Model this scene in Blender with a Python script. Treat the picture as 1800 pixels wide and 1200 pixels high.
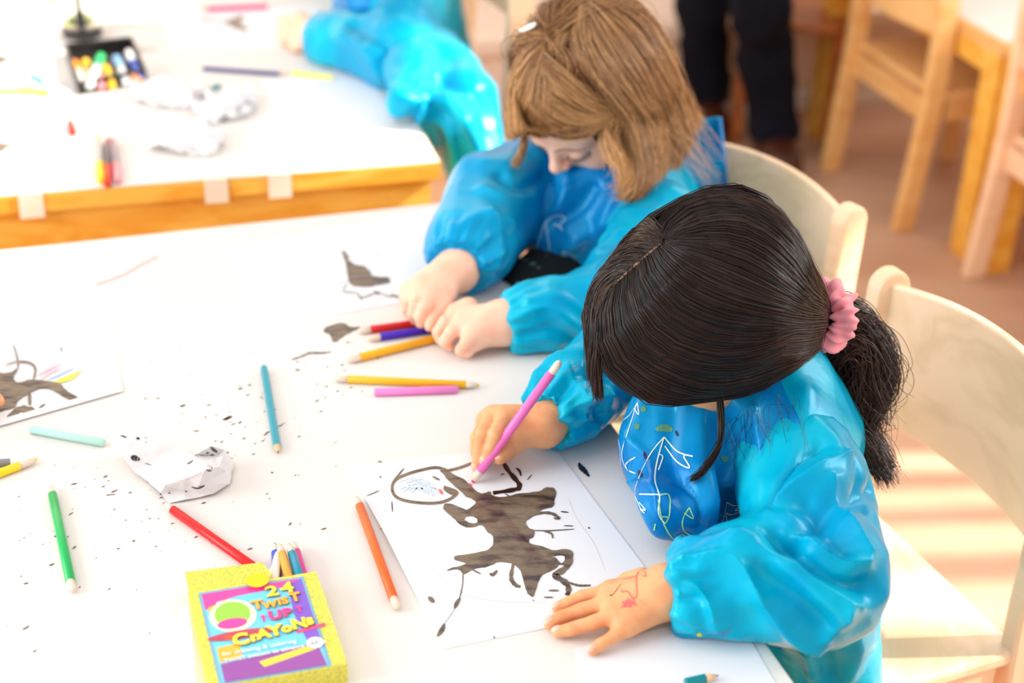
import bpy, bmesh, math, random
import numpy as np
from mathutils import Vector, Matrix, geometry
from mathutils.bvhtree import BVHTree
for o in list(bpy.data.objects): bpy.data.objects.remove(o)
SC = bpy.context.scene
COL = SC.collection
# ------------------------------------------------------------------ camera
FPX, TH, RO = 2900.0, .512, .036
TZ = .53                                   # top of the children's tables
_f = np.array([0, math.cos(TH), -math.sin(TH)]); _r = np.array([1., 0, 0]); _u = np.cross(_r, _f)
CR = _r*math.cos(RO)+_u*math.sin(RO); CU = -_r*math.sin(RO)+_u*math.cos(RO); CD = _f
CP = np.array([0, 0, 1.458])
cam = bpy.data.cameras.new('camera'); camo = bpy.data.objects.new('camera', cam); COL.objects.link(camo)
cam.sensor_width = 36; cam.lens = FPX/1800*36
camo.matrix_world = Matrix(((CR[0], CU[0], -CD[0], CP[0]), (CR[1], CU[1], -CD[1], CP[1]), (CR[2], CU[2], -CD[2], CP[2]), (0, 0, 0, 1)))
cam.clip_start = .05
cam.dof.use_dof = True; cam.dof.focus_distance = 1.56; cam.dof.aperture_fstop = 3.0
SC.camera = camo
# ------------------------------------------------------------------ light
SC.view_settings.view_transform = 'Standard'; SC.view_settings.look = 'None'
SC.view_settings.gamma = 1; SC.view_settings.use_curve_mapping = False
SC.view_settings.exposure = 0.36
W = bpy.data.worlds.new('world'); SC.world = W; W.use_nodes = True
bg = W.node_tree.nodes['Background']; bg.inputs[0].default_value = (1, .985, .97, 1); bg.inputs[1].default_value = .76
def lamp(name, kind, loc, energy, col=(1, 1, 1), target=None, **kw):
    l = bpy.data.lights.new(name, kind); l.energy = energy; l.color = col
    for k, v in kw.items(): setattr(l, k, v)
    o = bpy.data.objects.new(name, l); COL.objects.link(o); o.location = loc
    if target is not None: o.rotation_euler = (Vector(target)-Vector(loc)).to_track_quat('-Z', 'Y').to_euler()
    return o
SUNAZ, SUNEL = math.radians(6), math.radians(36)
sd = Vector((math.cos(SUNAZ)*math.cos(SUNEL), math.sin(SUNAZ)*math.cos(SUNEL), math.sin(SUNEL)))
lamp('sun', 'SUN', sd*5, 8.0, (1, .95, .86), (0, 0, 0), angle=math.radians(1.6))
lamp('window_daylight', 'AREA', (.5, 4.9, 2.3), 72, (.95, .98, 1), (0, 1.7, .5), shape='RECTANGLE', size=3.4, size_y=1.6)
lamp('side_window_daylight', 'AREA', (2.12, 1.9, 1.45), 26, (1, .98, .95), (0, 1.6, .6), shape='RECTANGLE', size=1.3, size_y=1.2)
lamp('left_fill', 'AREA', (-2.3, .9, 1.3), 50, (1, .99, .97), (0, 1.8, .6), shape='RECTANGLE', size=1.8, size_y=1.3)  # added soft fill from the left to brighten the faces, no known window
lamp('overhead_area', 'AREA', (-1.2, 1.1, 2.7), 8, (1, .98, .95), (-.1, 1.5, .5), shape='RECTANGLE', size=1.4, size_y=1.4)  # soft area light overhead, no ceiling is modelled

# ------------------------------------------------------------------ helpers
E1 = np.array([math.cos(math.radians(19.3)), math.sin(math.radians(19.3)), 0.])   # along the tables' fronts
E2 = np.array([E1[1], -E1[0], 0.])                                                # along their right edges, towards the camera
UP = np.array([0, 0, 1.])
def ray(px, py): return CD+CR*(px-900)/FPX+CU*(600-py)/FPX
def at(px, py, z=TZ):
    v = ray(px, py); return CP+v*((z-CP[2])/v[2])
def aty(px, py, y):
    v = ray(px, py); return CP+v*(y/v[1])
def tag(o, label=None, cat=None, group=None, kind=None):
    if label: o['label'] = label
    if cat: o['category'] = cat
    if group: o['group'] = group
    if kind: o['kind'] = kind
    return o
def empty(name, loc, label, cat, group=None, rz=0):
    o = bpy.data.objects.new(name, None); COL.objects.link(o); o.location = loc; o.rotation_euler = (0, 0, rz); o.empty_display_size = .02
    return tag(o, label, cat, group)
def link(name, me, m, parent=None, smooth=False):
    if isinstance(m, (list, tuple)):
        for k in m: me.materials.append(k)
    else: me.materials.append(m)
    o = bpy.data.objects.new(name, me); COL.objects.link(o)
    if smooth: me.polygons.foreach_set('use_smooth', [True]*len(me.polygons))
    if parent is not None:
        # the geometry is written in world space: bring it into the parent's frame
        root = parent.parent if parent.parent is not None else parent
        e = Matrix.Translation(root.location) @ root.rotation_euler.to_matrix().to_4x4()
        me.transform(e.inverted()); o.parent = parent
    me.update()
    return o
def bmobj(name, bm, m, parent=None, smooth=False, bevel=0, seg=2):
    if bevel:
        bmesh.ops.bevel(bm, geom=[e for e in bm.edges if e.is_manifold and e.calc_face_angle(0) > .5], offset=bevel, segments=seg, profile=.5, affect='EDGES', clamp_overlap=True)
    me = bpy.data.meshes.new(name); bm.to_mesh(me); bm.free()
    return link(name, me, m, parent, smooth)
def rawmesh(name, v, f, m, parent=None, smooth=True):
    me = bpy.data.meshes.new(name)
    v = np.asarray(v, dtype=np.float32)
    if isinstance(f, np.ndarray) and f.ndim == 2:
        n, k = f.shape
        me.vertices.add(len(v)); me.vertices.foreach_set('co', v.ravel())
        me.loops.add(n*k); me.loops.foreach_set('vertex_index', f.ravel().astype(np.int32))
        me.polygons.add(n); me.polygons.foreach_set('loop_start', np.arange(0, n*k, k, dtype=np.int32)); me.polygons.foreach_set('loop_total', np.full(n, k, dtype=np.int32))
        me.update(calc_edges=True)
    else:
        me.from_pydata([tuple(map(float, p)) for p in v], [], [tuple(map(int, q)) for q in f])
    return link(name, me, m, parent, smooth)
def box(bm, c, ax, ay, az, sx, sy, sz):
    """box centred at c with half... full sizes sx sy sz along unit axes"""
    c, ax, ay, az = map(np.asarray, (c, ax, ay, az)); vs = []
    for i in (-.5, .5):
        for j in (-.5, .5):
            for k in (-.5, .5): vs.append(bm.verts.new(c+ax*sx*i+ay*sy*j+az*sz*k))
    for q in ((0, 1, 3, 2), (4, 6, 7, 5), (0, 4, 5, 1), (2, 3, 7, 6), (0, 2, 6, 4), (1, 5, 7, 3)): bm.faces.new([vs[i] for i in q])
    return bm
def prism(bm, pts, ext):
    """closed outline pts (3-D, planar) extruded along the vector ext"""
    a = [bm.verts.new(p) for p in pts]; b = [bm.verts.new(np.asarray(p)+ext) for p in pts]; n = len(a)
    bm.faces.new(a[::-1]); bm.faces.new(b)
    for i in range(n): bm.faces.new((a[i], a[(i+1) % n], b[(i+1) % n], b[i]))
    bmesh.ops.recalc_face_normals(bm, faces=bm.faces[:])
    return bm
def frame_of(d):
    d = np.asarray(d, float); d = d/np.linalg.norm(d); a = np.array([0, 0, 1.]) if abs(d[2]) < .9 else np.array([1., 0, 0])
    x = np.cross(a, d); x /= np.linalg.norm(x); return x, np.cross(d, x), d
def lathe(bm, p0, d, prof, n=20):
    """profile [(t, r)...] swept about the axis p0 + t*d"""
    x, y, d = frame_of(d); p0 = np.asarray(p0, float); rings = []
    for t, r in prof:
        if r < 1e-6: rings.append([bm.verts.new(p0+d*t)])
        else: rings.append([bm.verts.new(p0+d*t+(x*math.cos(a)+y*math.sin(a))*r) for a in np.linspace(0, 2*math.pi, n, endpoint=False)])
    for A, B in zip(rings[:-1], rings[1:]):
        for i in range(n):
            j = (i+1) % n
            if len(A) == 1 and len(B) == 1: break
            if len(A) == 1: bm.faces.new((A[0], B[j], B[i]))
            elif len(B) == 1: bm.faces.new((A[i], A[j], B[0]))
            else: bm.faces.new((A[i], A[j], B[j], B[i]))
    if len(rings[0]) > 1: bm.faces.new(rings[0][::-1])
    if len(rings[-1]) > 1: bm.faces.new(rings[-1])
    bmesh.ops.recalc_face_normals(bm, faces=bm.faces[:])
    return bm
def catmull(P, n=6, closed=False):
    P = np.asarray(P, float); N = len(P); out = []
    for i in range(N if closed else N-1):
        if closed: a, b, c, d = P[i-1], P[i], P[(i+1) % N], P[(i+2) % N]
        else: a, b, c, d = P[max(i-1, 0)], P[i], P[i+1], P[min(i+2, N-1)]
        for k in range(n):
            t = k/n; out.append(.5*((2*b)+(-a+c)*t+(2*a-5*b+4*c-d)*t*t+(-a+3*b-3*c+d)*t**3))
    if not closed: out.append(P[-1])
    return np.array(out)
# ------------------------------------------------------------------ materials
def mat(name, col, rough=.5, noise=None, bump=None, metal=0, spec=.5, coat=0, sss=0, sheen=0, trans=0, ior=1.45, alpha=1, wood=None, emit=None):
    m = bpy.data.materials.new(name); m.use_nodes = True; nt = m.node_tree; b = nt.nodes['Principled BSDF']
    b.inputs['Base Color'].default_value = (*col, 1); b.inputs['Roughness'].default_value = rough; b.inputs['Metallic'].default_value = metal
    b.inputs['Specular IOR Level'].default_value = spec; b.inputs['Coat Weight'].default_value = coat; b.inputs['IOR'].default_value = ior
    b.inputs['Transmission Weight'].default_value = trans; b.inputs['Alpha'].default_value = alpha; b.inputs['Sheen Weight'].default_value = sheen
    if sss: b.inputs['Subsurface Weight'].default_value = sss; b.inputs['Subsurface Radius'].default_value = (.012, .005, .003); b.inputs['Subsurface Scale'].default_value = 1
    tc = nt.nodes.new('ShaderNodeTexCoord')
    def mapped(sc):
        mp = nt.nodes.new('ShaderNodeMapping'); mp.inputs['Scale'].default_value = sc; nt.links.new(tc.outputs['Object'], mp.inputs[0]); return mp.outputs[0]
    if noise:      # (colour2, scale, low, high)
        c2, sc, lo, hi = noise; sc = sc if isinstance(sc, tuple) else (sc, sc, sc)
        n = nt.nodes.new('ShaderNodeTexNoise'); n.inputs['Scale'].default_value = 1; n.inputs['Detail'].default_value = 4
        nt.links.new(mapped(sc), n.inputs['Vector'])
        r = nt.nodes.new('ShaderNodeValToRGB'); r.color_ramp.elements[0].position = lo; r.color_ramp.elements[1].position = hi
        r.color_ramp.elements[0].color = (*col, 1); r.color_ramp.elements[1].color = (*c2, 1)
        nt.links.new(n.outputs['Fac'], r.inputs[0]); nt.links.new(r.outputs[0], b.inputs['Base Color'])
    if wood:       # (dark colour, scale vector): stretched noise rings
        c2, sc = wood
        n = nt.nodes.new('ShaderNodeTexNoise'); n.inputs['Scale'].default_value = 1; n.inputs['Detail'].default_value = 5; n.inputs['Distortion'].default_value = .6
        nt.links.new(mapped(sc), n.inputs['Vector'])
        mu = nt.nodes.new('ShaderNodeMath'); mu.operation = 'MULTIPLY'; mu.inputs[1].default_value = 5; nt.links.new(n.outputs['Fac'], mu.inputs[0])
        fr = nt.nodes.new('ShaderNodeMath'); fr.operation = 'PINGPONG'; fr.inputs[1].default_value = 1; nt.links.new(mu.outputs[0], fr.inputs[0])
        r = nt.nodes.new('ShaderNodeValToRGB'); r.color_ramp.elements[0].color = (*col, 1); r.color_ramp.elements[1].color = (*c2, 1); r.color_ramp.elements[0].position = .35
        nt.links.new(fr.outputs[0], r.inputs[0]); nt.links.new(r.outputs[0], b.inputs['Base Color'])
    if bump:       # (scale, strength, distance)
        sc, st, di = bump; sc = sc if isinstance(sc, tuple) else (sc, sc, sc)
        n = nt.nodes.new('ShaderNodeTexNoise'); n.inputs['Scale'].default_value = 1; n.inputs['Detail'].default_value = 3; nt.links.new(mapped(sc), n.inputs['Vector'])
        bp = nt.nodes.new('ShaderNodeBump'); bp.inputs['Strength'].default_value = st; bp.inputs['Distance'].default_value = di
        nt.links.new(n.outputs['Fac'], bp.inputs['Height']); nt.links.new(bp.outputs[0], b.inputs['Normal'])
    if emit: b.inputs['Emission Color'].default_value = (*emit[0], 1); b.inputs['Emission Strength'].default_value = emit[1]
    return m
def lin(r, g, b):
    return tuple(((c/255)/12.92 if c/255 <= .04045 else ((c/255+.055)/1.055)**2.4) for c in (r, g, b))
M = {}
M['floor'] = mat('floor_linoleum', lin(212, 172, 144), .45, noise=(lin(194, 152, 124), (3, 9, 3), .35, .7), bump=(60, .1, .002))
M['wall'] = mat('wall_paint', lin(238, 222, 206), .8)
M['white'] = mat('white_paint', lin(240, 238, 234), .5)
M['bench'] = mat('bench_front', lin(238, 214, 196), .6)
M['cover'] = mat('cover_paper', lin(228, 222, 217), .75, bump=(14, .12, .004))
M['paper'] = mat('drawing_paper', lin(232, 232, 236), .7, bump=(25, .05, .002))
M['beech'] = mat('beech', lin(252, 214, 178), .38, wood=(lin(244, 200, 160), (4, 4, 26)), spec=.5)
M['beech_flat'] = mat('beech_board', lin(252, 216, 182), .33, wood=(lin(236, 202, 162), (14, 4, 14)), spec=.5)
M['beech_dark'] = mat('beech_amber', lin(246, 200, 134), .4, wood=(lin(238, 182, 112), (5, 5, 22)))
M['pine'] = mat('pine_orange', lin(250, 194, 84), .35, wood=(lin(240, 168, 54), (3, 22, 30)), coat=.3)
M['walnut'] = mat('brown_wood', lin(180, 100, 44), .4, wood=(lin(150, 78, 30), (5, 5, 22)))
M['black'] = mat('black_plastic', (.02, .018, .018), .35)
M['tape'] = mat('masking_tape', lin(244, 230, 208), .6)
M['ink'] = mat('wet_ink', lin(108, 92, 74), .3, noise=(lin(44, 32, 34), (34, 84, 34), .47, .62), bump=((60, 150, 60), .8, .003), coat=.5)
M['ink_black'] = mat('black_ink', lin(34, 20, 20), .2, coat=.5)
def flat(n, r, g, b, rough=.4, **k):
    if n not in M: M[n] = mat(n, lin(r, g, b), rough, **k)
    return M[n]
# ------------------------------------------------------------------ setting
def struct(name, bm, m, parent=None, **k):
    o = bmobj(name, bm, m, parent, **k)
    if parent is None: o['kind'] = 'structure'
    return o
X, Y, Z = np.eye(3)
bm = bmesh.new(); box(bm, (.4, 2.2, -.05), X, Y, Z, 7, 7, .1); struct('floor', bm, M['floor'])
WB = np.array([.72, 3.84, 0.])                        # foot of the low bench along the back wall
bm = bmesh.new(); box(bm, WB-E2*.37+UP*1.3, E1, -E2, UP, 7, .1, 2.6); struct('wall_back', bm, M['wall'])
bm = bmesh.new(); box(bm, WB-E2*.16+UP*.1, E1, -E2, UP, 6.6, .3, .2); box(bm, WB-E2*.155+UP*.215, E1, -E2, UP, 6.6, .34, .03)
struct('trim_1', bm, M['bench'], bevel=.004)
bm = bmesh.new(); box(bm, WB+E2*.012+UP*.02, E1, -E2, UP, 6.6, .024, .04); struct('baseboard_back', bm, M['white'], bevel=.004)
# right wall: a window with upright bars, the source of the striped sunlight
XW = 2.25
def wallbox(y0, y1, z0, z1): bm = bmesh.new(); box(bm, (XW, (y0+y1)/2, (z0+z1)/2), X, Y, Z, .12, y1-y0, z1-z0); return bm
wy0, wy1, wz0, wz1 = 1.36, 2.75, .62, 2.0
bm = wallbox(-.6, wy0, 0, 2.6); box(bm, (XW, (wy1+4.4)/2, 1.3), X, Y, Z, .12, 4.4-wy1, 2.6)
box(bm, (XW, (wy0+wy1)/2, wz0/2), X, Y, Z, .12, wy1-wy0, wz0); uy0, uz0, uz1 = 2.30, 2.06, 2.46                      # unseen upper opening, added so the sun reaches the rear table and smock
box(bm, (XW, (wy0+uy0)/2, (wz1+2.6)/2), X, Y, Z, .12, uy0-wy0, 2.6-wz1); box(bm, (XW, (wy1+uy0)/2, (wz1+uz0)/2), X, Y, Z, .12, wy1-uy0, uz0-wz1); box(bm, (XW, (wy1+uy0)/2, (uz1+2.6)/2), X, Y, Z, .12, wy1-uy0, 2.6-uz1)
struct('wall_right', bm, M['wall'])
bm = bmesh.new()
for zz in (wz0+.02, wz1-.02): box(bm, (XW-.02, (wy0+wy1)/2, zz), X, Y, Z, .1, wy1-wy0, .04)
for yy in (wy0+.02, wy1-.02): box(bm, (XW-.02, yy, (wz0+wz1)/2), X, Y, Z, .1, .04, wz1-wz0)
wf = struct('window_1', bm, M['white'], bevel=.003)
bm = bmesh.new()
for zz in (uz0+.015, uz1-.015): box(bm, (XW-.02, (uy0+wy1)/2, zz), X, Y, Z, .1, wy1-uy0, .03)
for yy in (uy0+.015, wy1-.015): box(bm, (XW-.02, yy, (uz0+uz1)/2), X, Y, Z, .1, .03, uz1-uz0)
struct('sun_opening_frame', bm, M['white'], bevel=.003)  # frame round the opening added for the sun
for yy, ww in ((1.55, .05), (1.70, .035), (1.84, .09), (1.965, .04), (2.13, .07), (2.26, .05), (2.36, .05), (2.46, .05), (2.56, .05), (2.66, .05)):
    bm = bmesh.new(); box(bm, (XW, yy, (wz0+wz1)/2), X, Y, Z, .03, ww, wz1-wz0-.04); bmobj('window_bar', bm, M['white'], wf)
# ------------------------------------------------------------------ tables
def table(name, label, corner, wid, dep, z, m, legs=((0, 0), (1, 0), (0, 1), (1, 1)), group=None, topm=None, apron=.075, leg=.06, rot=0, inset=.012, side_apron=.045):
    """corner = near right corner of the top; the top runs wid along -E1 and dep along -E2"""
    c, s = math.cos(rot), math.sin(rot)
    a = E1*c-E2*s; b = E2*c+E1*s
    corner = np.array([corner[0], corner[1], 0.]); cen = corner-a*wid/2-b*dep/2
    t = empty(name, tuple(cen), label, 'table', group)
    bm = bmesh.new(); box(bm, cen+UP*(z-.0135), a, b, UP, wid, dep, .025)
    bmobj('tabletop', bm, topm or m, t, bevel=.004)
    bm = bmesh.new()
    for sg in (-1, 1):
        box(bm, cen+b*sg*(dep/2-inset-.012)+UP*(z-.026-apron/2), a, b, UP, wid-2*inset-.03, .022, apron)
        box(bm, cen+a*sg*(wid/2-inset-.012)+UP*(z-.026-side_apron/2), a, b, UP, .022, dep-2*inset-.03, side_apron)
    bmobj('apron', bm, m, t, bevel=.002)
    for i, j in legs:
        p = cen+a*(wid/2-inset-leg/2)*(1-2*i)+b*(dep/2-inset-leg/2)*(1-2*j)
        bm = bmesh.new(); box(bm, p+UP*(z-.026)/2, a, b, UP, leg, leg, z-.027); bmobj('leg', bm, m, t, bevel=.004)
    return t, cen, a, b
# front table: its far right corner is at pixel (795, 357)
cA = at(795, 357); TA = table('activity_table', 'pale wooden activity table in the foreground under a white paper cover', cA+E2*1.25+E1*.005, 1.3, 1.255, TZ, M['pine'], topm=M['beech_flat'], apron=.045)
cB = at(775, 285); TB = table('activity_table', 'orange pine activity table behind the foreground table, masking tape over its front edge', cB, 1.3, .92, TZ, M['pine'], rot=math.radians(-3))
def sheet(name, pts, z, m, parent=None, th=.0006, curl=None, n=14):
    """a sheet of paper over the four corners pts, subdivided, with a gentle lift curl(u, v)"""
    P = [np.asarray(p, float) for p in pts]; v = []; f = []
    for layer in (0, 1):
        for i in range(n+1):
            for j in range(n+1):
                u, w = i/n, j/n
                p = (P[0]*(1-u)*(1-w)+P[1]*u*(1-w)+P[2]*u*w+P[3]*(1-u)*w).copy(); p[2] = z+th*(1-layer)+(curl(u, w) if curl else 0); v.append(p)
    N = (n+1)**2
    for i in range(n):
        for j in range(n):
            a = i*(n+1)+j; f.append((a, a+1, a+n+2, a+n+1)); f.append((N+a, N+a+n+1, N+a+n+2, N+a+1))
    for i in range(n):
        for a, b in (((i)*(n+1), (i+1)*(n+1)), ((i+1)*(n+1)+n, i*(n+1)+n), (i+1, i), (n*(n+1)+i, n*(n+1)+i+1)): f.append((a, b, N+b, N+a))
    return rawmesh(name, v, f, m, parent, smooth=False)
_, cen, a, b = TA
CVA = sheet('paper_cover', [cen-a*.648+b*.62, cen+a*.648+b*.62, cen+a*.648-b*.626, cen-a*.648-b*.626], TZ, M['cover'])
tag(CVA, 'white paper covering the foreground table, flecked with dark ink', 'table cover')
_, cenB, a, b = TB
CVB = sheet('paper_cover', [cenB-a*.648+b*.458, cenB+a*.648+b*.458, cenB+a*.648-b*.458, cenB-a*.648-b*.458], TZ, M['cover'])
tag(CVB, 'white paper covering the rear table, taped over its front edge', 'table cover')
TZP = TZ+.0008
for (px, py), lab in (((55, 385), 'leftmost'), ((388, 348), 'middle'), ((500, 331), 'rightmost')):
    p = at(px, py); d = np.dot(p-cenB, b); p = p+b*(.46-d)
    bm = bmesh.new(); w = .032
    out = [p-b*.012+UP*.0014, p+b*.0016+UP*.0014, p+b*.0016-UP*.034, p+b*.0022-UP*.034, p+b*.0024+UP*.002, p-b*.012+UP*.002]
    prism(bm, [q-a*w/2 for q in out], a*w)
    tag(bmobj('tape_strip', bm, M['tape'], bevel=0), lab+' strip of pale masking tape folded over the rear table\'s front edge', 'tape', 'masking tape strips on the rear table')
# right background: two tables side by side
SZ = .455; S = at(1765, 78, SZ)
table('activity_table', 'orange wooden table at the top right, the farther of the two pushed together', S+E1*.9, .9, .7, SZ, M['pine'], topm=M['beech_dark'], inset=.002, leg=.056)
table('activity_table', 'orange wooden table at the right edge, the nearer of the two pushed together', S+E1*.905+E2*.705, .9, .7, SZ, M['pine'], topm=M['beech_dark'], inset=.002, leg=.056)
for k, lab in ((0, 'white paper on the farther of the two tables at the top right'), (1, 'white paper on the nearer of the two tables at the right edge')):
    q = S+E2*.705*k+E1*.005*k; tag(sheet('paper_cover', [q+E1*.01-E2*.01, q+E1*.89-E2*.01, q+E1*.89-E2*.69, q+E1*.01-E2*.69], SZ, M['cover'], n=2), lab, 'table cover')
# ------------------------------------------------------------------ chairs
def chair(label, origin, fwd, m, mseat, wid=.30, seat=.30, top=.62, depth=.29, back=.17, ph=.04, group=None, curve=.028, slats=True, spread=0):
    """origin: middle between the feet of the two rear posts; fwd: unit vector the sitter faces"""
    fwd = np.asarray(fwd, float); side = np.cross(fwd, UP); o = np.array([origin[0], origin[1], 0.])
    t = empty('childs_chair', tuple(o), label, 'chair', group)
    pt = .024
    def prof(s):       # the rear post is cut from a board: its outline in the fwd/up plane, rounded on top
        x0 = o+side*s*(wid/2)-side*pt/2*1
        cl = [(-.03, 0), (-.008, seat-.02), (-.006, seat+.1), (-.012, top-.02)]; cl = catmull(np.array(cl), 6); w = .044; L, Rr = [], []
        for (x, z) in cl: L.append((x-w/2, z)); Rr.append((x+w/2, z))
        cx, cz = cl[-1]; arc = [(cx+w/2*math.cos(q), cz+w/2*math.sin(q)) for q in np.linspace(.15, math.pi-.15, 9)]
        return [x0+fwd*x+UP*z for x, z in Rr+arc+L[::-1]]
    for s in (-1, 1):
        bm = bmesh.new(); prism(bm, prof(s), side*pt); bmobj('leg', bm, m, t, bevel=.004)
        p = o+side*s*(wid/2-.006)+fwd*(depth-.03)
        bm = bmesh.new(); box(bm, p+UP*(seat-.016)/2, side, fwd, UP, pt, .034, seat-.018); bmobj('leg', bm, m, t, bevel=.005)
        bm = bmesh.new(); box(bm, o+side*s*(wid/2-.008)+fwd*(depth/2)+UP*(seat-.04), side, fwd, UP, .018, depth-.05, .045); bmobj('side_rail', bm, m, t, bevel=.003)
    # seat board with rounded front corners
    w2 = wid/2+.008; pts = []
    for (cx, cy, a0) in ((w2-.03, depth-.03, 0), (-w2+.03, depth-.03, 90)):
        for q in np.linspace(a0, a0+90, 7): pts.append(o+side*(cx+.03*math.cos(math.radians(q)))+fwd*(cy+.03*math.sin(math.radians(q)))+UP*(seat-.018))
    pts += [o-side*w2+fwd*.0+UP*(seat-.018), o+side*w2+fwd*.0+UP*(seat-.018)]
    bm = bmesh.new(); prism(bm, pts, UP*.018); bmobj('seat', bm, mseat, t, bevel=.005)
    # curved backrest between the posts
    n = 24; v = []; f = []; lo, hi = top-back-.012, top-.012
    for i in range(n+1):
        u = -1+2*i/n; bend = curve*(1-u*u)
        for (dz, dy) in ((lo, 0), (hi, 0), (hi, 1), (lo, 1)):
            zz = dz+(.012*(1-u*u) if dz == hi else -.004*(1-u*u)); lean = -.010
            v.append(o+side*u*(wid/2-pt/2+.004)+fwd*(lean-bend+(.0055 if dy else -.0055))+UP*zz)
    for i in range(n):
        for k in range(4): f.append((i*4+k, (i+1)*4+k, (i+1)*4+(k+1) % 4, i*4+(k+1) % 4))
    f += [(3, 2, 1, 0), (n*4, n*4+1, n*4+2, n*4+3)]
    bm = bmesh.new(); vv = [bm.verts.new(p) for p in v]; [bm.faces.new([vv[i] for i in q]) for q in f]; bmesh.ops.recalc_face_normals(bm, faces=bm.faces[:])
    bmobj('backrest', bm, mseat, t, bevel=.0035)
    bm = bmesh.new(); box(bm, o-fwd*.004+UP*(seat-.045), side, fwd, UP, wid-.02, .018, .045); bmobj('rear_rail', bm, m, t, bevel=.003)
    return t
SEAT, TOPZ = .345, .635
def dirs(deg): q = math.radians(deg); return np.array([math.cos(q), math.sin(q), 0]), np.array([math.sin(q), -math.cos(q), 0])
n2 = at(1782, 1126, SEAT); sd_2, fw_2 = dirs(-65); c2 = n2-sd_2*.15; c2[2] = 0
chair('pale beech child\'s chair at the right edge, under the dark-haired girl', c2, fw_2, M['beech'], M['beech_flat'], wid=.315, seat=SEAT, top=TOPZ)
p1 = at(1490, 345, .645); sd_1, fw_1 = dirs(-51); c1 = p1-sd_1*.148; c1[2] = 0
chair('pale beech child\'s chair behind the fair-haired girl', c1+fw_1*.012, fw_1, M['beech'], M['beech_flat'], wid=.31, seat=SEAT, top=TOPZ)
chair('beech child\'s chair at the rear table, under the child in draped blue smock', np.array([-.065, 2.75, 0]), -E1, M['beech'], M['beech_flat'], wid=.31, seat=SEAT, top=.70, back=.13)
f1, f2 = at(1455, 300, 0), at(1602, 402, 0)
chair('amber wooden child\'s chair drawn up to the tables at the top right', (f1+f2)/2+E1*.02, E1, M['beech_dark'], M['beech_dark'], wid=.32, depth=.30, top=.60)
f3 = at(1730, 480, 0)
chair('light wooden child\'s chair cut off by the right edge, beside the orange table legs', f3+E2*.165-E1*.0, E1, M['beech'], M['beech'], wid=.32)
chair('reddish-brown wooden chair behind the standing adult', np.array([.625, 3.775, 0]), np.array([-.1, -.995, 0]), M['walnut'], M['walnut'], wid=.22, seat=.30, depth=.24)
# ------------------------------------------------------------------ drawings and ink
def blob(name, loops, z, m, parent, th=.0004, scale=None, off=(0, 0), n=4):
    """flat puddle: outline in pixels of the surface at height z (first loop the outline, the rest holes)"""
    LL = []
    for L in loops:
        L = np.array(L, float)
        if scale: L = L/scale+np.array(off)
        C_ = catmull(L, n, True); k_ = np.arange(len(C_)); dd = np.roll(C_, -1, 0)-np.roll(C_, 1, 0); nn_ = np.stack([-dd[:, 1], dd[:, 0]], 1)/(np.linalg.norm(dd, axis=1)[:, None]+1e-9)
        LL.append(C_+nn_*(.7*np.sin(k_*2.1)*np.sin(k_*.37+1)+.5*np.sin(k_*.9+2))[:, None])
    P = [[Vector(at(x, y, z+th)) for x, y in L] for L in LL]
    tris = geometry.tessellate_polygon(P); flatv = [p for L in P for p in L]; N = len(flatv)
    v = [tuple(p) for p in flatv]+[(p.x, p.y, z) for p in flatv]; f = []
    for t in tris:
        a, b, c = (flatv[i] for i in t)
        f.append(t if (b-a).cross(c-a).z > 0 else t[::-1])
    k = 0
    for L in P:
        for i in range(len(L)):
            a, b = k+i, k+(i+1) % len(L); f.append((a, b, N+b, N+a))
        k += len(L)
    return rawmesh(name, v, f, m, parent, smooth=False)
def stroke_pts(P, w, scale=None, off=(0, 0), taper=0, n=6):
    P = np.array(P, float)
    if scale: P = P/scale+np.array(off); w = w/scale
    P = catmull(P, n); d = np.gradient(P, axis=0); d /= np.linalg.norm(d, axis=1)[:, None]+1e-9; nn = np.stack([-d[:, 1], d[:, 0]], 1)
    t = np.linspace(0, 1, len(P)); ww = w/2*(1-taper*np.abs(2*t-1)**2)
    ww = ww*(1+.18*np.sin(t*37+P[0, 0])*(taper > 0))
    return P, nn, ww
def strokes(name, items, z, m, parent, th=.0003, scale=None, off=(0, 0)):
    """pen or paint strokes lying on one surface, each a mesh of its own; items: (points, width, taper)"""
    for it, (pts, w, tp) in enumerate(items):
        v = []; f = []
        P, nn, ww = stroke_pts(pts, w, scale, off, tp); k = len(v); n = len(P); zz = z+th+.00003*(it % 6)
        for p, q, r in zip(P, nn, ww):
            v.append(at(*(p+q*r), zz)); v.append(at(*(p-q*r), zz))
        for i in range(n-1): f.append((k+2*i, k+2*i+2, k+2*i+3, k+2*i+1))
        o = rawmesh(name, v, [q[::-1] for q in f], m, parent, smooth=False)
    return o
def paper(label, px, z=TZP, curl=None, group=None, m=None, name='drawing_sheet'):
    P = [at(x, y, z) for x, y in px]; cen = sum(P)/4
    return tag(sheet(name, P, z, m or M['paper'], curl=curl), label, 'paper', group)
ZP = TZP+.0007
main = paper('white sheet with a large grey-brown ink blot, under the dark-haired girl\'s hands', [(612, 822), (968, 778), (1180, 1059), (780, 1141)], curl=lambda u, v: .0045*max(0, 1-abs(v-.45)/.3)*max(0, 1-u/.16)**2)
S3, O3 = 3., (600, 800)
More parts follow.
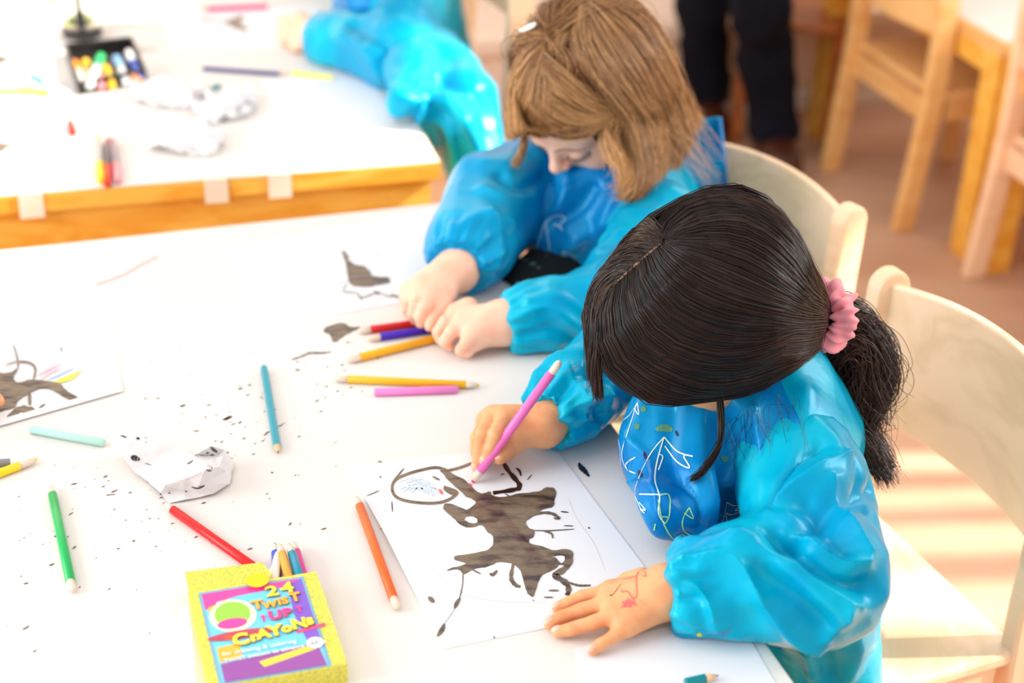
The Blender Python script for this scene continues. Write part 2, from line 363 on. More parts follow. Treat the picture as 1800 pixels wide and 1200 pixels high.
A = [(660,135),(700,180),(740,200),(780,190),(800,212),(860,218),(950,200),(1040,188),(1075,172),(1115,168),(1132,190),(1127,225),(1120,265),(1095,275),(1050,292),(1000,325),(975,350),(985,380),(1020,400),(1012,430),(990,440),(1000,465),(1060,480),(1110,497),(1190,495),(1222,512),(1220,545),(1195,600),(1160,570),(1120,600),(1085,618),(1050,640),(1032,690),(1018,735),(1000,742),(975,715),(960,650),(935,595),(890,565),(830,562),(790,578),(740,590),(690,602),(650,622),(610,600),(556,606),(610,585),(660,568),(600,548),(600,530),(680,520),(760,500),(798,475),(800,430),(775,405),(740,365),(700,378),(640,370),(600,340),(560,300),(538,280),(545,255),(600,262),(660,285),(700,262),(705,240),(660,215),(630,190),(585,150),(540,100),(520,80),(545,68),(580,90),(610,110)]
blob('ink_blot', [A, [(650,335),(665,352),(700,358),(720,348),(712,330),(685,320),(662,320)], [(1115,530),(1135,545),(1160,568),(1180,545),(1175,530),(1150,527)]], ZP, M['ink'], main, scale=S3, off=O3, n=3)
strokes('ink_trail', [([(560,80),(500,64),(420,77),(330,105),(280,135),(268,180),(292,220),(360,243),(470,252),(550,240),(606,205),(600,187),(540,166)], 15, .0),
  ([(550,82),(620,66),(700,36)], 15, .2), ([(990,322),(1060,302),(1115,308),(1150,332),(1120,330)], 15, .4), ([(1000,395),(1100,396),(1228,388)], 6, .5), ([(1070,398),(1108,412),(1115,436)], 11, .3),
  ([(1205,505),(1205,560),(1168,605),(1125,628),(1160,655),(1192,680),(1198,715),(1190,738)], 30, .2), ([(1195,668),(1250,685),(1315,685)], 12, .3),
  ([(910,560),(895,640),(915,680),(945,692)], 22, .5), ([(642,600),(638,690),(612,790)], 6, .1), ([(628,750),(608,780),(596,808)], 22, .9), ([(600,805),(570,850),(545,885)], 3, .1), ([(685,598),(735,624)], 9, .5),
  ([(782,622),(800,628),(822,606)], 18, .6), ([(330,68),(305,98),(276,130)], 9, .6), ([(545,885),(530,920),(505,955)], 26, .9), ([(458,745),(492,775)], 30, .9),
  ([(200,388),(240,384),(285,380)], 4, .8), ([(130,215),(200,185)], 5, .8), ([(1090,712),(1150,712)], 9, .9), ([(1065,748),(1120,748)], 10, .9), ([(1005,762),(1020,766)], 6, .9), ([(480,110),(520,130)], 12, .8), ([(540,170),(600,205)], 24, .6)],
  ZP, M['ink'], main, scale=S3, off=O3)
strokes('ink_trail', [([(846,22),(880,80),(930,140),(940,168),(905,182),(800,198)], 25, .3), ([(920,66),(940,82),(948,110)], 13, .7), ([(1005,100),(980,130)], 7, .8), ([(840,102),(862,96)], 6, .8), ([(1300,380),(1312,384)], 8, .9), ([(800,955),(812,962)], 9, .9), ([(860,200),(905,226)], 5, .8), ([(1155,295),(1200,300)], 9, .9), ([(1170,370),(1225,372)], 6, .9),
  ([(190,30),(215,35)], 6, .9), ([(200,110),(212,116)], 6, .9), ([(270,300),(266,240)], 8, .8)], ZP, M['ink_black'], main, scale=S3, off=O3)
strokes('crayon_mark', [([(300+8*k, 140+(k*37) % 60), (390+9*k, 120+(k*29) % 70), (430+10*k, 190+(k*17) % 30)], 9, .5) for k in range(9)], ZP, flat('pale_blue_mark', 205, 222, 240, .8), main, scale=S3, off=O3, th=.0002)
strokes('crayon_mark', [([(515,178),(535,205)], 18, .5), ([(672,150),(690,158)], 12, .5)], ZP, flat('pink_mark', 232, 110, 110, .8), main, scale=S3, off=O3, th=.0002)
strokes('pencil_line', [([(310,425),(420,540),(600,700),(760,760),(1040,775)], 2, 0), ([(1200,230),(1240,330),(1330,460),(1390,600)], 2, 0), ([(385,130),(480,170),(520,185)], 3, 0)], ZP, flat('faint_line', 215, 195, 190, .9), main, scale=S3, off=O3, th=.0002)
lp = paper('white sheet with a brown ink blot and coloured petals, at the left edge', [(-75, 590), (195, 560), (216, 690), (-20, 757)], curl=lambda u, v: .004*max(0, v-.75)**1*2)
O4 = (0, 400)
blob('ink_blot', [[(-60,740),(0,765),(60,760),(92,738),(70,790),(100,815),(170,800),(240,805),(310,820),(345,850),(372,872),(415,900),(370,911),(320,880),(250,845),(190,850),(140,880),(95,910),(75,948),(30,960),(-60,960)]], ZP+.001, M['ink'], lp, scale=3, off=O4, n=3)
strokes('ink_trail', [([(95,745),(92,690),(70,615)], 9, .6), ([(30,722),(90,702)], 6, .5), ([(100,704),(155,710),(186,742),(176,805)], 11, .2), ([(155,872),(158,935)], 15, .3), ([(30,1012),(100,960),(170,965),(182,985)], 40, .8), ([(205,950),(240,930)], 16, .8), ([(318,625),(328,655)], 9, .8)], ZP+.001, M['ink'], lp, scale=3, off=O4)
for cn, c, pts, w in (('petal_pink', (240, 195, 205), [[(200,780),(255,745),(330,712)], [(215,800),(270,760),(320,740)]], 11), ('petal_blue', (195, 212, 240), [[(250,800),(320,765),(390,738)], [(262,790),(320,772)]], 16), ('petal_yellow', (238, 228, 90), [[(275,820),(350,792),(432,755)], [(310,815),(380,790),(400,778)]], 18)):
    strokes('crayon_mark', [(p, w, .8) for p in pts], ZP+.001, flat(cn, *c, .8), lp, scale=3, off=O4, th=.0002)
gp = paper('white sheet with a grey ink blot, in front of the fair-haired girl', [(395, 440), (793, 360), (905, 500), (462, 573)], curl=lambda u, v: .003*abs(u-.5)*max(0, .5-v))
O5 = (600, 400)
blob('ink_blot', [[(0,130),(20,126),(40,170),(70,192),(110,200),(150,225),(170,256),(245,260),(252,290),(200,300),(110,312),(50,297),(30,240),(22,180)]], ZP, M['ink'], gp, scale=3, off=O5)
strokes('ink_trail', [([(30,300),(10,335),(80,345),(105,368),(160,352),(190,340),(250,362),(325,356)], 7, .3), ([(170,335),(200,350)], 14, .7), ([(95,360),(110,378)], 12, .7), ([(260,350),(310,372)], 9, .8), ([(40,160),(10,125)], 12, .4)], ZP, M['ink'], gp, scale=3, off=O5)
strokes('crayon_mark', [([(-30,298),(0,290),(40,285)], 6, .5), ([(-10,240),(60,225)], 5, .5), ([(170,150),(200,140)], 6, .5)], ZP, flat('petal_blue', 195, 212, 240), gp, scale=3, off=O5)
# ink on the covers
tag(blob('ink_blot', [[(568,580),(580,572),(600,567),(616,574),(634,574),(616,584),(604,590),(592,600),(584,598),(580,588)]], TZP, M['ink']  , None), 'grey ink blot on the table cover between the fair-haired girl\'s sheet and her crayons', 'ink blot')
tag(strokes('ink_trail', [([(512,632),(530,626),(545,620),(565,620),(582,618)], 3.6, .6)], TZP, M['ink'], None), 'thin grey ink trail on the cover just below the grey blot', 'ink blot')
tag(strokes('ink_blot', [([(1252,38),(1262,60),(1282,80),(1308,112)], 28, .8)], TZP, M['ink_black'], None, scale=3, off=O3), 'small black ink blot on the cover beside the dark-haired girl\'s bib', 'ink blot')
tag(strokes('pencil_mark', [([(168,500),(215,483),(245,466),(278,450)], 4.5, .3)], TZP, flat('pink_line', 240, 190, 188, .8), None, th=.0004), 'pale pink crayon line drawn on the table cover near the rear table', 'crayon mark')
rng = np.random.RandomState(4); v = []; f = []
def fleck(x, y, L, wd, ang):
    c = at(x, y, TZP+.0003); k = len(v); n = 7
    for i in range(n):
        q = 2*math.pi*i/n; dx = math.cos(q)*L*(1+.25*rng.randn()); dy = math.sin(q)*wd
        v.append(c+np.array([dx*math.cos(ang)-dy*math.sin(ang), dx*math.sin(ang)+dy*math.cos(ang), 0]))
    f.append(tuple(range(k, k+n)))
for i in range(330):
    k = rng.rand()
    if k < .42: x, y = 430+95*rng.randn(), 720+75*rng.randn()
    elif k < .62: x, y = 560+90*rng.randn(), 640+60*rng.randn()
    elif k < .85: x, y = 250+120*rng.randn(), 920+60*rng.randn()
    else: x, y = rng.uniform(10, 600), rng.uniform(800, 1150)
    if not (8 < x < 700 and 600 < y < 1190) or (x < 225 and y < 760) or (300 < x < 620 and y > 1000): continue
    s = .0004+.0016*rng.rand()**3; fleck(x, y, s*1.5, s*.6, math.radians(rng.normal(50, 14)))
for x, y, L, w_, a in ((398,735,.0075,.0022,50),(320,713,.004,.0018,35),(422,683,.0035,.0014,50),(345,757,.003,.001,20),(410,745,.003,.001,55),(422,742,.0025,.0012,45),(200,863,.004,.001,45),(193,869,.006,.0008,15),(130,850,.003,.0014,35),(125,902,.003,.0008,50),(45,1103,.004,.001,50),(235,950,.002,.0012,60),(510,920,.0025,.001,75),(560,1055,.0015,.001,0),(400,735,.006,.0018,50),(478,830,.002,.001,0)): fleck(x, y, L, w_, math.radians(a))
tag(rawmesh('ink_splatter', v, f, M['ink'], None, smooth=False), 'fine flecks of dark ink spattered over the foreground table cover', 'ink splatter', kind='stuff')
# sheets on the rear table
tp = paper('white sheet with a small brown ink blot, in front of the draped child\'s hand', [(290, 15), (560, 12), (600, 84), (300, 86)])
blob('ink_blot', [[(1040,104),(1100,100),(1180,112),(1240,92),(1275,78),(1282,95),(1270,122),(1312,155),(1290,160),(1240,150),(1200,128),(1110,108)]], ZP, M['ink'], tp, scale=3, off=(0, 0))
q1 = paper('white sheet with dark ink left of the black tray on the rear table', [(-90, 85), (98, 82), (100, 135), (-80, 150)])
blob('ink_blot', [[(-80,290),(0,285),(45,300),(75,290),(62,312),(40,322),(10,335),(-80,340)]], ZP, M['ink'], q1, scale=3, off=(0, 0))
q2 = paper('white sheet with pointed brown ink at the left edge of the rear table', [(-90, 205), (118, 190), (125, 308), (-80, 325)])
blob('ink_blot', [[(-80,740),(0,745),(40,752),(110,742),(165,728),(110,752),(60,772),(25,790),(12,822),(2,800),(-80,810)]], ZP, M['ink'], q2, scale=3, off=(0, 0))
q3 = paper('blank white sheet on the rear table beside the navy pencil', [(462, 140), (640, 118), (700, 218), (500, 236)])
q5 = paper('blank white sheet at the bottom right, under the dark-haired girl\'s elbow', [(1010, 1140), (1290, 1075), (1420, 1300), (1040, 1330)])
# ------------------------------------------------------------------ crayons and pencils
NOZ = flat('nozzle', 226, 208, 190, .35)
def crayon(px, col, label, cat='crayon', name='twist_crayon', r=.0043, ends=('plug', 'cone'), z0=None, z1=None, group='crayons lying on the table', rgb2=None, zb=TZP, P0=None, P1=None, cl=.011):
    """px: pixel ends (x0, y0, x1, y1) of the coloured barrel; ends: what each end carries"""
    if P0 is None:
        P0 = at(px[0], px[1], zb+(z0 if z0 is not None else r)); P1 = at(px[2], px[3], zb+(z1 if z1 is not None else r))
    d = P1-P0; L = np.linalg.norm(d); d = d/L; cen = (P0+P1)/2
    t = empty(name, tuple(cen), label, cat, group); mc = flat('c_%d_%d_%d' % col, *col, .3)
    hexa = 6 if name == 'pencil' else 20
    bm = bmesh.new(); lathe(bm, P0, d, [(0, r*.8), (.0008, r), (L-.0008, r), (L, r*.8)] if hexa > 6 else [(0, r), (L, r)], hexa); bmobj('barrel', bm, mc, t, smooth=hexa > 6)
    tipc = flat('c_%d_%d_%d' % (rgb2 or col), *(rgb2 or col), .5)
    for P, dd, e in ((P0, -d, ends[0]), (P1, d, ends[1])):
        if e == 'plug':
            bm = bmesh.new(); lathe(bm, P, dd, [(-.001, r*.86), (.009, r*.86), (.0125, r*.72), (.0145, r*.4), (.015, 0)], 16); bmobj('end_plug', bm, NOZ, t, smooth=True)
        elif e == 'cone':
            bm = bmesh.new(); lathe(bm, P, dd, [(-.001, r*.92), (cl*.35, r*.9), (cl, r*.62), (cl+.0003, r*.4)], 16); bmobj('nozzle', bm, NOZ, t, smooth=True)
            bm = bmesh.new(); lathe(bm, P, dd, [(cl-.003, r*.42), (cl+.0015, r*.42), (cl+.003, r*.25), (cl+.0033, 0)], 12); bmobj('crayon_tip', bm, tipc, t, smooth=True)
        elif e == 'wood':
            bm = bmesh.new(); lathe(bm, P, dd, [(0, r), (.010, r*.35)], 12); bmobj('sharpened_wood', bm, flat('pencil_wood', 232, 190, 150), t, smooth=True)
            bm = bmesh.new(); lathe(bm, P, dd, [(.0095, r*.36), (.013, 0)], 10); bmobj('lead', bm, tipc, t, smooth=True)
    return t
crayon((92, 868, 124, 1022), (22, 172, 88), 'green twist crayon lying on the cover at the lower left', ends=('cone', 'plug'))
crayon((303, 895, 446, 996), (224, 6, 16), 'long red twist crayon running up to the crayon box', ends=('cone', 'none'))
crayon((632, 888, 692, 1052), (238, 100, 30), 'orange twist crayon beside the left edge of the inked sheet', ends=('cone', 'plug'))
crayon((611, 666, 820, 676), (240, 180, 24), 'amber twist crayon lying level above the pink one', ends=('plug', 'cone'))
crayon((658, 689, 805, 684), (240, 130, 200), 'pink crayon without a cap below the amber one', ends=('none', 'none'))
crayon((632, 628, 768, 594), (242, 172, 18), 'amber twist crayon slanting to the fair-haired girl\'s left hand', ends=('plug', 'none'), r=.0048)
crayon((651, 579, 742, 567), (204, 14, 20), 'red crayon under the fair-haired girl\'s right hand', ends=('plug', 'none'), r=.0046)
crayon((668, 592, 770, 577), (60, 22, 176), 'violet-blue crayon between the red and the amber one at the girl\'s hands', ends=('plug', 'none'), r=.0046)
crayon((464, 646, 487, 785), (0, 146, 166), 'teal pencil with a sharpened wooden tip, above the crumpled paper', 'pencil', 'pencil', ends=('none', 'wood'), r=.004)
crayon((54, 754, 183, 778), (182, 226, 212), 'pale mint crayon reaching under the crumpled paper', ends=('none', 'none'))
crayon((-40, 846, 35, 818), (250, 214, 20), 'yellow twist crayon at the left edge of the picture', ends=('none', 'cone'), cl=.016)
crayon((-60, 818, 18, 812), (140, 140, 142), 'grey crayon at the left edge above the yellow one', ends=('none', 'none'), r=.004)
crayon((1205, 1200, 1240, 1192), (0, 130, 140), 'teal pencil whose tip shows at the bottom edge', 'pencil', 'pencil', ends=('none', 'wood'), rgb2=(70, 80, 90), r=.0042)
crayon((357, 120, 493, 130), (52, 62, 122), 'navy pencil on the rear table', 'pencil', 'pencil', ends=('none', 'wood'), group=None, r=.0036)
crayon((512, 128, 586, 136), (246, 226, 70), 'yellow pencil in line with the navy pencil on the rear table', 'pencil', 'pencil', ends=('none', 'none'), group=None, r=.0033)
crayon((366, 16, 470, 11), (232, 70, 140), 'deep pink pencil beside the sheet at the top', 'pencil', 'pencil', ends=('wood', 'none'), group=None, r=.0042)
crayon((-60, 160, 86, 161), (226, 222, 40), 'yellow-green pencil on the rear table at the left edge', 'pencil', 'pencil', ends=('none', 'none'), group=None, r=.0038)
crayon((173, 82, 218, 66), (170, 222, 236), 'pale blue crayon lying behind the black tray', group=None, ends=('none', 'none'), r=.004)
crayon((374, 155, 386, 150), (0, 150, 150), 'tiny teal crayon end on the rear table below the navy pencil', 'crayon stub', 'crayon_stub', group=None, ends=('none', 'none'), r=.0035)
crayon((123, 214, 128, 234), (214, 44, 30), 'short red crayon stub lying alone on the rear table', 'crayon stub', 'crayon_stub', group=None, ends=('none', 'none'), r=.005)
def marker(px, c_body, c_cap, c_end, label, r=.0065, cat='marker', name='marker_pen', zb=TZP, lift=0, group=None):
    P0 = at(px[0], px[1], zb+r); P1 = at(px[2], px[3], zb+r+lift); d = P1-P0; L = np.linalg.norm(d); d /= L
    t = empty(name, tuple((P0+P1)/2), label, cat, group)
    bm = bmesh.new(); lathe(bm, P0, d, [(0, r*.8), (.001, r*.9), (L*.62, r*.9)], 16); bmobj('barrel', bm, flat('c_%d_%d_%d' % c_body, *c_body), t, smooth=True)
    bm = bmesh.new(); lathe(bm, P0, d, [(L*.6, r), (L-.001, r*.95), (L, r*.7)], 16); bmobj('cap', bm, flat('c_%d_%d_%d' % c_cap, *c_cap), t, smooth=True)
    bm = bmesh.new(); lathe(bm, P0, -d, [(-.006, r*.93), (.002, r*.9), (.004, r*.4)], 16); bmobj('end_plug', bm, flat('c_%d_%d_%d' % c_end, *c_end), t, smooth=True)
    return t
marker((116, 166, 55, 134), (214, 226, 240), (96, 168, 222), (236, 240, 244), 'white and light blue marker across the yellow-green pencil', zb=TZP+.006)
marker((172, 243, 178, 318), (176, 170, 166), (250, 208, 20), (250, 210, 40), 'wax crayon with a yellow end, leftmost of the bundle of three', r=.0055, cat='crayon', name='wax_crayon', group='bundle of three crayons')
marker((190, 248, 189, 324), (120, 104, 104), (222, 60, 34), (222, 50, 40), 'wax crayon with a red end, in the middle of the bundle of three', r=.0055, cat='crayon', name='wax_crayon', group='bundle of three crayons')
marker((198, 248, 208, 318), (170, 150, 152), (244, 160, 170), (232, 110, 120), 'wax crayon with a pink end, rightmost of the bundle of three', r=.005, cat='crayon', name='wax_crayon', group='bundle of three crayons')
# black tray of stubby pens
tc = [at(x, y, TZP) for x, y in ((118, 98), (232, 86), (256, 142), (140, 166))]
cen = sum(tc)/4; tr = empty('pen_tray', tuple(cen), 'black plastic tray of thick crayons on the rear table', 'tray')
def ring(P, k): c = sum(P)/len(P); return [c+(p-c)*k for p in P]
bm = bmesh.new(); prism(bm, [p+UP*.0002 for p in ring(tc, .97)], UP*.002); bmobj('tray_base', bm, M['black'], tr)
for i in range(4):
    bm = bmesh.new(); o_, i_ = ring(tc, 1.04), ring(tc, .97); j = (i+1) % 4
    prism(bm, [o_[i]+UP*.0002, o_[j]+UP*.0002, i_[j]+UP*.0002, i_[i]+UP*.0002], UP*.02); bmobj('tray_wall', bm, M['black'], tr)
for k, (x0, y0, x1, y1, cb, cc, lab, lf) in enumerate([(146,150,130,110,(244,232,224),(238,140,30),'orange-capped thick crayon at the left end of the tray',.004), (158,148,150,108,(240,222,180),(250,190,30),'yellow-capped thick crayon beside the orange-capped one',.004),
        (158,150,178,98,(226,240,228),(20,176,96),'green-capped white crayon lying across the others in the tray',.016), (197,150,184,118,(250,200,40),(250,196,20),'all-yellow thick crayon in the middle of the tray',.002),
        (178,152,174,124,(238,150,160),(234,110,110),'pink thick crayon in the middle of the tray',.002), (222,145,204,102,(232,236,244),(130,180,232),'light blue-capped thick crayon in the tray',.003),
        (247,136,226,92,(40,84,190),(240,240,242),'dark blue thick crayon with a white cap at the right end of the tray',.003), (246,142,232,136,(240,170,130),(240,160,120),'short peach crayon in the front right corner of the tray',.001)]):
    marker((x0, y0, x1, y1), cb, cc, cb, lab, r=.0068 if k != 2 else .0072, cat='crayon', name='thick_crayon', zb=TZP+.0024+(.004 if k == 2 else 0), lift=lf, group='thick crayons in the black tray')
# ink jar with a brush
jc = at(145, 62, TZP); j = empty('ink_jar', tuple(jc), 'small clear jar holding black ink, behind the tray', 'jar')
glass = mat('clear_plastic', (.95, .97, .97), .05, trans=1, ior=1.4)
bm = bmesh.new(); lathe(bm, jc, UP, [(0, .030), (.002, .033), (.07, .031), (.085, .026), (.10, .026)], 32); o = bmobj('jar_wall', bm, glass, j, smooth=True)
bm = bmesh.new(); lathe(bm, jc+UP*.0015, UP, [(0, .0305), (.016, .0315), (.0165, 0)], 32); bmobj('ink_fill', bm, M['ink_black'], j, smooth=True)
bc = jc+UP*.018; t = empty('paint_brush', tuple(bc), 'dark brush standing in the ink jar', 'brush')
bm = bmesh.new(); lathe(bm, bc, (-.04, -.02, 1), [(0, .002), (.004, .006), (.022, .005), (.03, .003)], 12); bmobj('bristles', bm, M['ink_black'], t, smooth=True)
bm = bmesh.new(); lathe(bm, bc+np.array([-.04, -.02, 1.])*.028, (-.04, -.02, 1), [(0, .003), (.12, .0032), (.16, .002)], 12); bmobj('handle', bm, flat('brush_wood', 60, 44, 34), t, smooth=True)
# lime green plate at the top edge
gc = at(150, -30, TZP); bm = bmesh.new(); lathe(bm, gc, UP, [(0, .07), (.003, .09), (.012, .118), (.014, .118), (.008, .1), (.004, .085), (.0035, 0)], 48)
tag(bmobj('lime_plate', bm, flat('lime', 200, 220, 40, .35), None, smooth=True), 'lime green plate at the top edge, behind the ink jar', 'plate')
# ------------------------------------------------------------------ crumpled paper and napkins
def crumple(name, label, px, z, hgt, seed, m, cat, amp=1.0, n=34, flatten=None, fold=10):
    """crumpled sheet: folded facets over the outline px (4 corners)"""
    r = np.random.RandomState(seed); P = [at(x, y, z) for x, y in px]
    dirs = [(r.randn(2), r.uniform(0, 6), r.uniform(.5, 1)) for _ in range(fold)]
    v = []; f = []
    H = np.zeros((n+1, n+1)); 
    for i in range(n+1):
        for j in range(n+1):
            u, w = i/n, j/n; p = P[0]*(1-u)*(1-w)+P[1]*u*(1-w)+P[2]*u*w+P[3]*(1-u)*w; h = 0; dx = dy = 0
            for (d, ph, a) in dirs:
                q = (u*d[0]+w*d[1])*4.2+ph; tri = abs((q/math.pi) % 2-1); h += a*tri/fold*2; dx += a*(tri-.5)*d[0]/fold; dy += a*(tri-.5)*d[1]/fold
            k = flatten(u, w) if flatten else 1
            p = p+np.array([dx, dy, 0])*.03*amp*k; p[2] = z+.001+hgt*k*max(0, h-.45)+.002*(1-k)
            v.append(p)
    for i in range(n):
        for j_ in range(n):
            a = i*(n+1)+j_; f.append((a, a+n+1, a+n+2, a+1))
    me_o = rawmesh(name, v, f, m, None, smooth=False); md = me_o.modifiers.new('s', 'SOLIDIFY'); md.thickness = .0004; md.offset = 1
    return tag(me_o, label, cat)
inked = mat('crumpled_inked_paper', lin(250, 249, 250), .7, noise=(lin(40, 34, 40), 55, .66, .675))
inkless = mat('tissue', lin(226, 223, 224), .8)
def facet_sheet(name, label, cat, pts, tris, m, parent=None):
    """paper folded into flat facets: pts (px, py, height above the table)"""
    V = [at(x, y, TZP+h) for x, y, h in pts]; o = rawmesh(name, V, tris, m, parent, smooth=False)
    sb = o.modifiers.new('sub', 'SUBSURF'); sb.subdivision_type = 'SIMPLE'; sb.levels = sb.render_levels = 4
    tx = bpy.data.textures.new(name, 'CLOUDS'); tx.noise_scale = .02; dm = o.modifiers.new('d', 'DISPLACE'); dm.texture = tx; dm.strength = .005; dm.mid_level = .5
    md = o.modifiers.new('s', 'SOLIDIFY'); md.thickness = .0004
    if label: tag(o, label, cat)
    return o
# big flat flap on the left, crushed wad on the right
FP = [(182,765,.026),(240,768,.02),(310,785,.006),(215,800,.018),(235,828,.006),(262,848,.003),(300,832,.010),(340,800,.018),(368,784,.034),(395,790,.014),(412,812,.006),(404,850,.003),(372,868,.003),(318,880,.002),(283,866,.006),(290,852,.016),(322,842,.026),(360,826,.036),(385,820,.024),(330,815,.012),(350,850,.020),(296,884,.001),(378,800,.014),(398,828,.010),(312,862,.006)]
FT = [(0,3,1),(1,3,2),(3,4,2),(2,4,6),(4,5,6),(2,6,19),(2,19,7),(19,17,7),(7,17,22),(7,22,8),(22,18,9),(8,22,9),(22,17,18),(9,18,23),(9,23,10),(23,11,10),(18,20,23),(20,12,11),(20,11,23),(17,20,18),(19,6,15),(19,15,16),(19,16,17),(16,20,17),(15,14,24),(15,24,16),(16,24,20),(24,13,12),(24,12,20),(14,21,24),(21,13,24),(6,5,15),(5,14,15)]
cp = facet_sheet('crumpled_paper', 'crumpled white paper with black ink specks, above the long red crayon', 'paper', FP, FT, inkless)
cen_ = at(296, 820, TZP); cp.location = cen_; cp.data.transform(Matrix.Translation(-Vector(cen_)))
bpy.context.view_layer.update(); dg = bpy.context.evaluated_depsgraph_get()
def bvh_of(o):
    dg = bpy.context.evaluated_depsgraph_get(); e = o.evaluated_get(dg); me = e.to_mesh(); mw = o.matrix_world
    b = BVHTree.FromPolygons([mw @ v.co for v in me.vertices], [tuple(p.vertices) for p in me.polygons]); e.to_mesh_clear(); return b
def cast(b, px, py):
    loc, nor, i, d = b.ray_cast(Vector(CP), Vector(ray(px, py)).normalized()); return (np.array(loc), np.array(nor)) if loc is not None else None
def decal(name, b, items, m, parent, off=.0006, n=8, sc=None, of=(0, 0)):
    """ribbons drawn on the surface of a body: items (pixel polyline, width in metres, taper)"""
    v = []; f = []
    for pts, w, tp in items:
        P = np.array(pts, float)
        if sc: P = P/sc+np.array(of)
        P = catmull(P, n) if len(P) > 2 else np.array([P[0]+(P[-1]-P[0])*t for t in np.linspace(0, 1, 3*n)])
        H = [cast(b, x, y) for x, y in P]; H = [h for h in H if h]
        if len(H) < 3: continue
        L = np.array([h[0] for h in H]); Nn = np.array([h[1] if h[1] @ (CP-h[0]) > 0 else -h[1] for h in H]); d = np.gradient(L, axis=0); k = len(v)
        keep = np.linalg.norm(d, axis=1) < .02
        for i in range(len(L)):
            s = np.cross(Nn[i], d[i]); s /= np.linalg.norm(s)+1e-9; t = i/(len(L)-1); ww = w/2*(1-tp*abs(2*t-1)**2)
            v.append(L[i]+Nn[i]*off+s*ww); v.append(L[i]+Nn[i]*off-s*ww)
        for i in range(len(L)-1):
            if keep[i] and keep[i+1]: f.append((k+2*i, k+2*i+2, k+2*i+3, k+2*i+1))
    if not f: return None
    return rawmesh(name, v, [q[::-1] for q in f], m, parent, smooth=False)
b_ = bvh_of(cp); OZ, SZ_ = (180, 740), 1800/260
o_ = decal('ink_speck', b_, [([(220,182),(250,185),(295,205)], .0018, .6), ([(345,445),(390,450),(455,468)], .0062, .8), ([(410,210),(455,215)], .0035, .8), ([(1310,310),(1350,345),(1395,375)], .003, .7), ([(1190,420),(1260,415)], .0014, .6), ([(1260,382),(1295,382)], .003, .8), ([(1035,520),(1080,500),(1105,475)], .003, .7), ([(1085,795),(1150,815),(1200,800),(1240,780)], .0022, .6), ([(1180,790),(1220,800)], .0032, .7), ([(1005,855),(1030,848)], .0025, .8), ([(1430,830),(1455,870),(1495,880),(1500,850)], .0009, .3), ([(1575,410),(1598,455)], .0012, .6), ([(800,880),(825,874)], .0012, .6), ([(1265,590),(1320,605)], .0022, .8), ([(520,515),(600,540)], .001, .5), ([(1250,545),(1320,555),(1330,600)], .0008, .5), ([(1330,400),(1340,420)], .003, .8), ([(1520,375),(1530,392)], .003, .8), ([(520,255),(535,262)], .001, .8)], M['ink_black'], None, sc=SZ_, of=OZ)
o_.data.transform(Matrix.Translation(-Vector(cen_))); o_.parent = cp
# ------------------------------------------------------------------ crayon box
# face of the box: corners in pixels at its own height
BH = .020
q = [at(x, y, TZP+BH) for x, y in ((330, 1040), (556, 1004), (606, 1195))]
bx = q[1]-q[0]; wB = np.linalg.norm(bx); bx /= wB; byv = np.cross(UP, bx); byv = -byv/np.linalg.norm(byv)      # byv: towards the reader
if byv[1] > 0: byv = -byv
O = q[0]; LB = .130
box_cen = O+bx*wB/2+byv*LB/2; box_cen[2] = TZP
BX = empty('crayon_box', tuple(box_cen), 'yellow box of twist up crayons lying open at the bottom edge', 'box')
YEL = mat('box_card', lin(228, 216, 84), .35, noise=(lin(196, 194, 84), 420, .5, .56))
def bp(u, v, h=0): return O+bx*u+byv*v+UP*h                                 # u, v in metres from the top left corner of the face
bm = bmesh.new(); prism(bm, [bp(0, 0, -BH+.0003), bp(wB, 0, -BH+.0003), bp(wB, 0, 0), bp(0, 0, 0)], byv*LB)
for fc in [f_ for f_ in bm.faces if abs(f_.normal.dot(Vector(byv))) > .9 and (f_.calc_center_median()-Vector(O)).dot(Vector(byv)) < .01]: bm.faces.remove(fc)
card = bmobj('carton', bm, YEL, BX); md = card.modifiers.new('s', 'SOLIDIFY'); md.thickness = .0007; md.offset = -1
bm = bmesh.new(); prism(bm, [bp(.001, 0, -.0006), bp(.001, -.024, .003), bp(wB*.60, -.021, .003), bp(wB*.66, -.004, .001), bp(wB*.62, .0, -.0006)], UP*.0007); bmobj('flap', bm, YEL, BX)
bm = bmesh.new(); prism(bm, [bp(-.0005, 0, -.003), bp(-.0045, -.02, .002), bp(-.008, -.026, .006), bp(-.0015, -.018, .002)], UP*.0007); bmobj('side_flap', bm, flat('card_back', 228, 214, 200), BX)
kk = wB/.108
def poly(name, pts, m, h, par): 
    bm = bmesh.new(); vs = [bm.verts.new(bp(u*kk, v*kk, h)) for u, v in pts]; bm.faces.new(vs[::-1]); bmesh.ops.recalc_face_normals(bm, faces=bm.faces[:])
    for fc in bm.faces:
        if fc.normal.z < 0: fc.normal_flip()
    return bmobj(name, bm, m, par)
LAB = poly('label_panel', [(.008,.004),(.096,.004),(.096,.122),(.008,.122)], flat('label_dots', 120, 170, 200), .0003, BX)
poly('printed_field', [(.0105,.0065),(.0935,.0065),(.0935,.12),(.0105,.12)], flat('label_blue', 110, 204, 236), .0004, BX)
poly('printed_field', [(.0105,.0065),(.091,.0065),(.091,.014),(.04,.016),(.0205,.02),(.0205,.026),(.0105,.028)], flat('label_pink', 240, 70, 160), .0005, BX)
poly('printed_field', [(.082,.012),(.0935,.0065),(.0935,.012),(.0935,.098),(.084,.096),(.079,.05)], flat('label_violet', 130, 90, 200), .00055, BX)
poly('printed_field', [(.013,.026),(.03,.018),(.028,.03),(.034,.052),(.014,.05)], flat('label_orange', 250, 180, 60), .0006, BX)
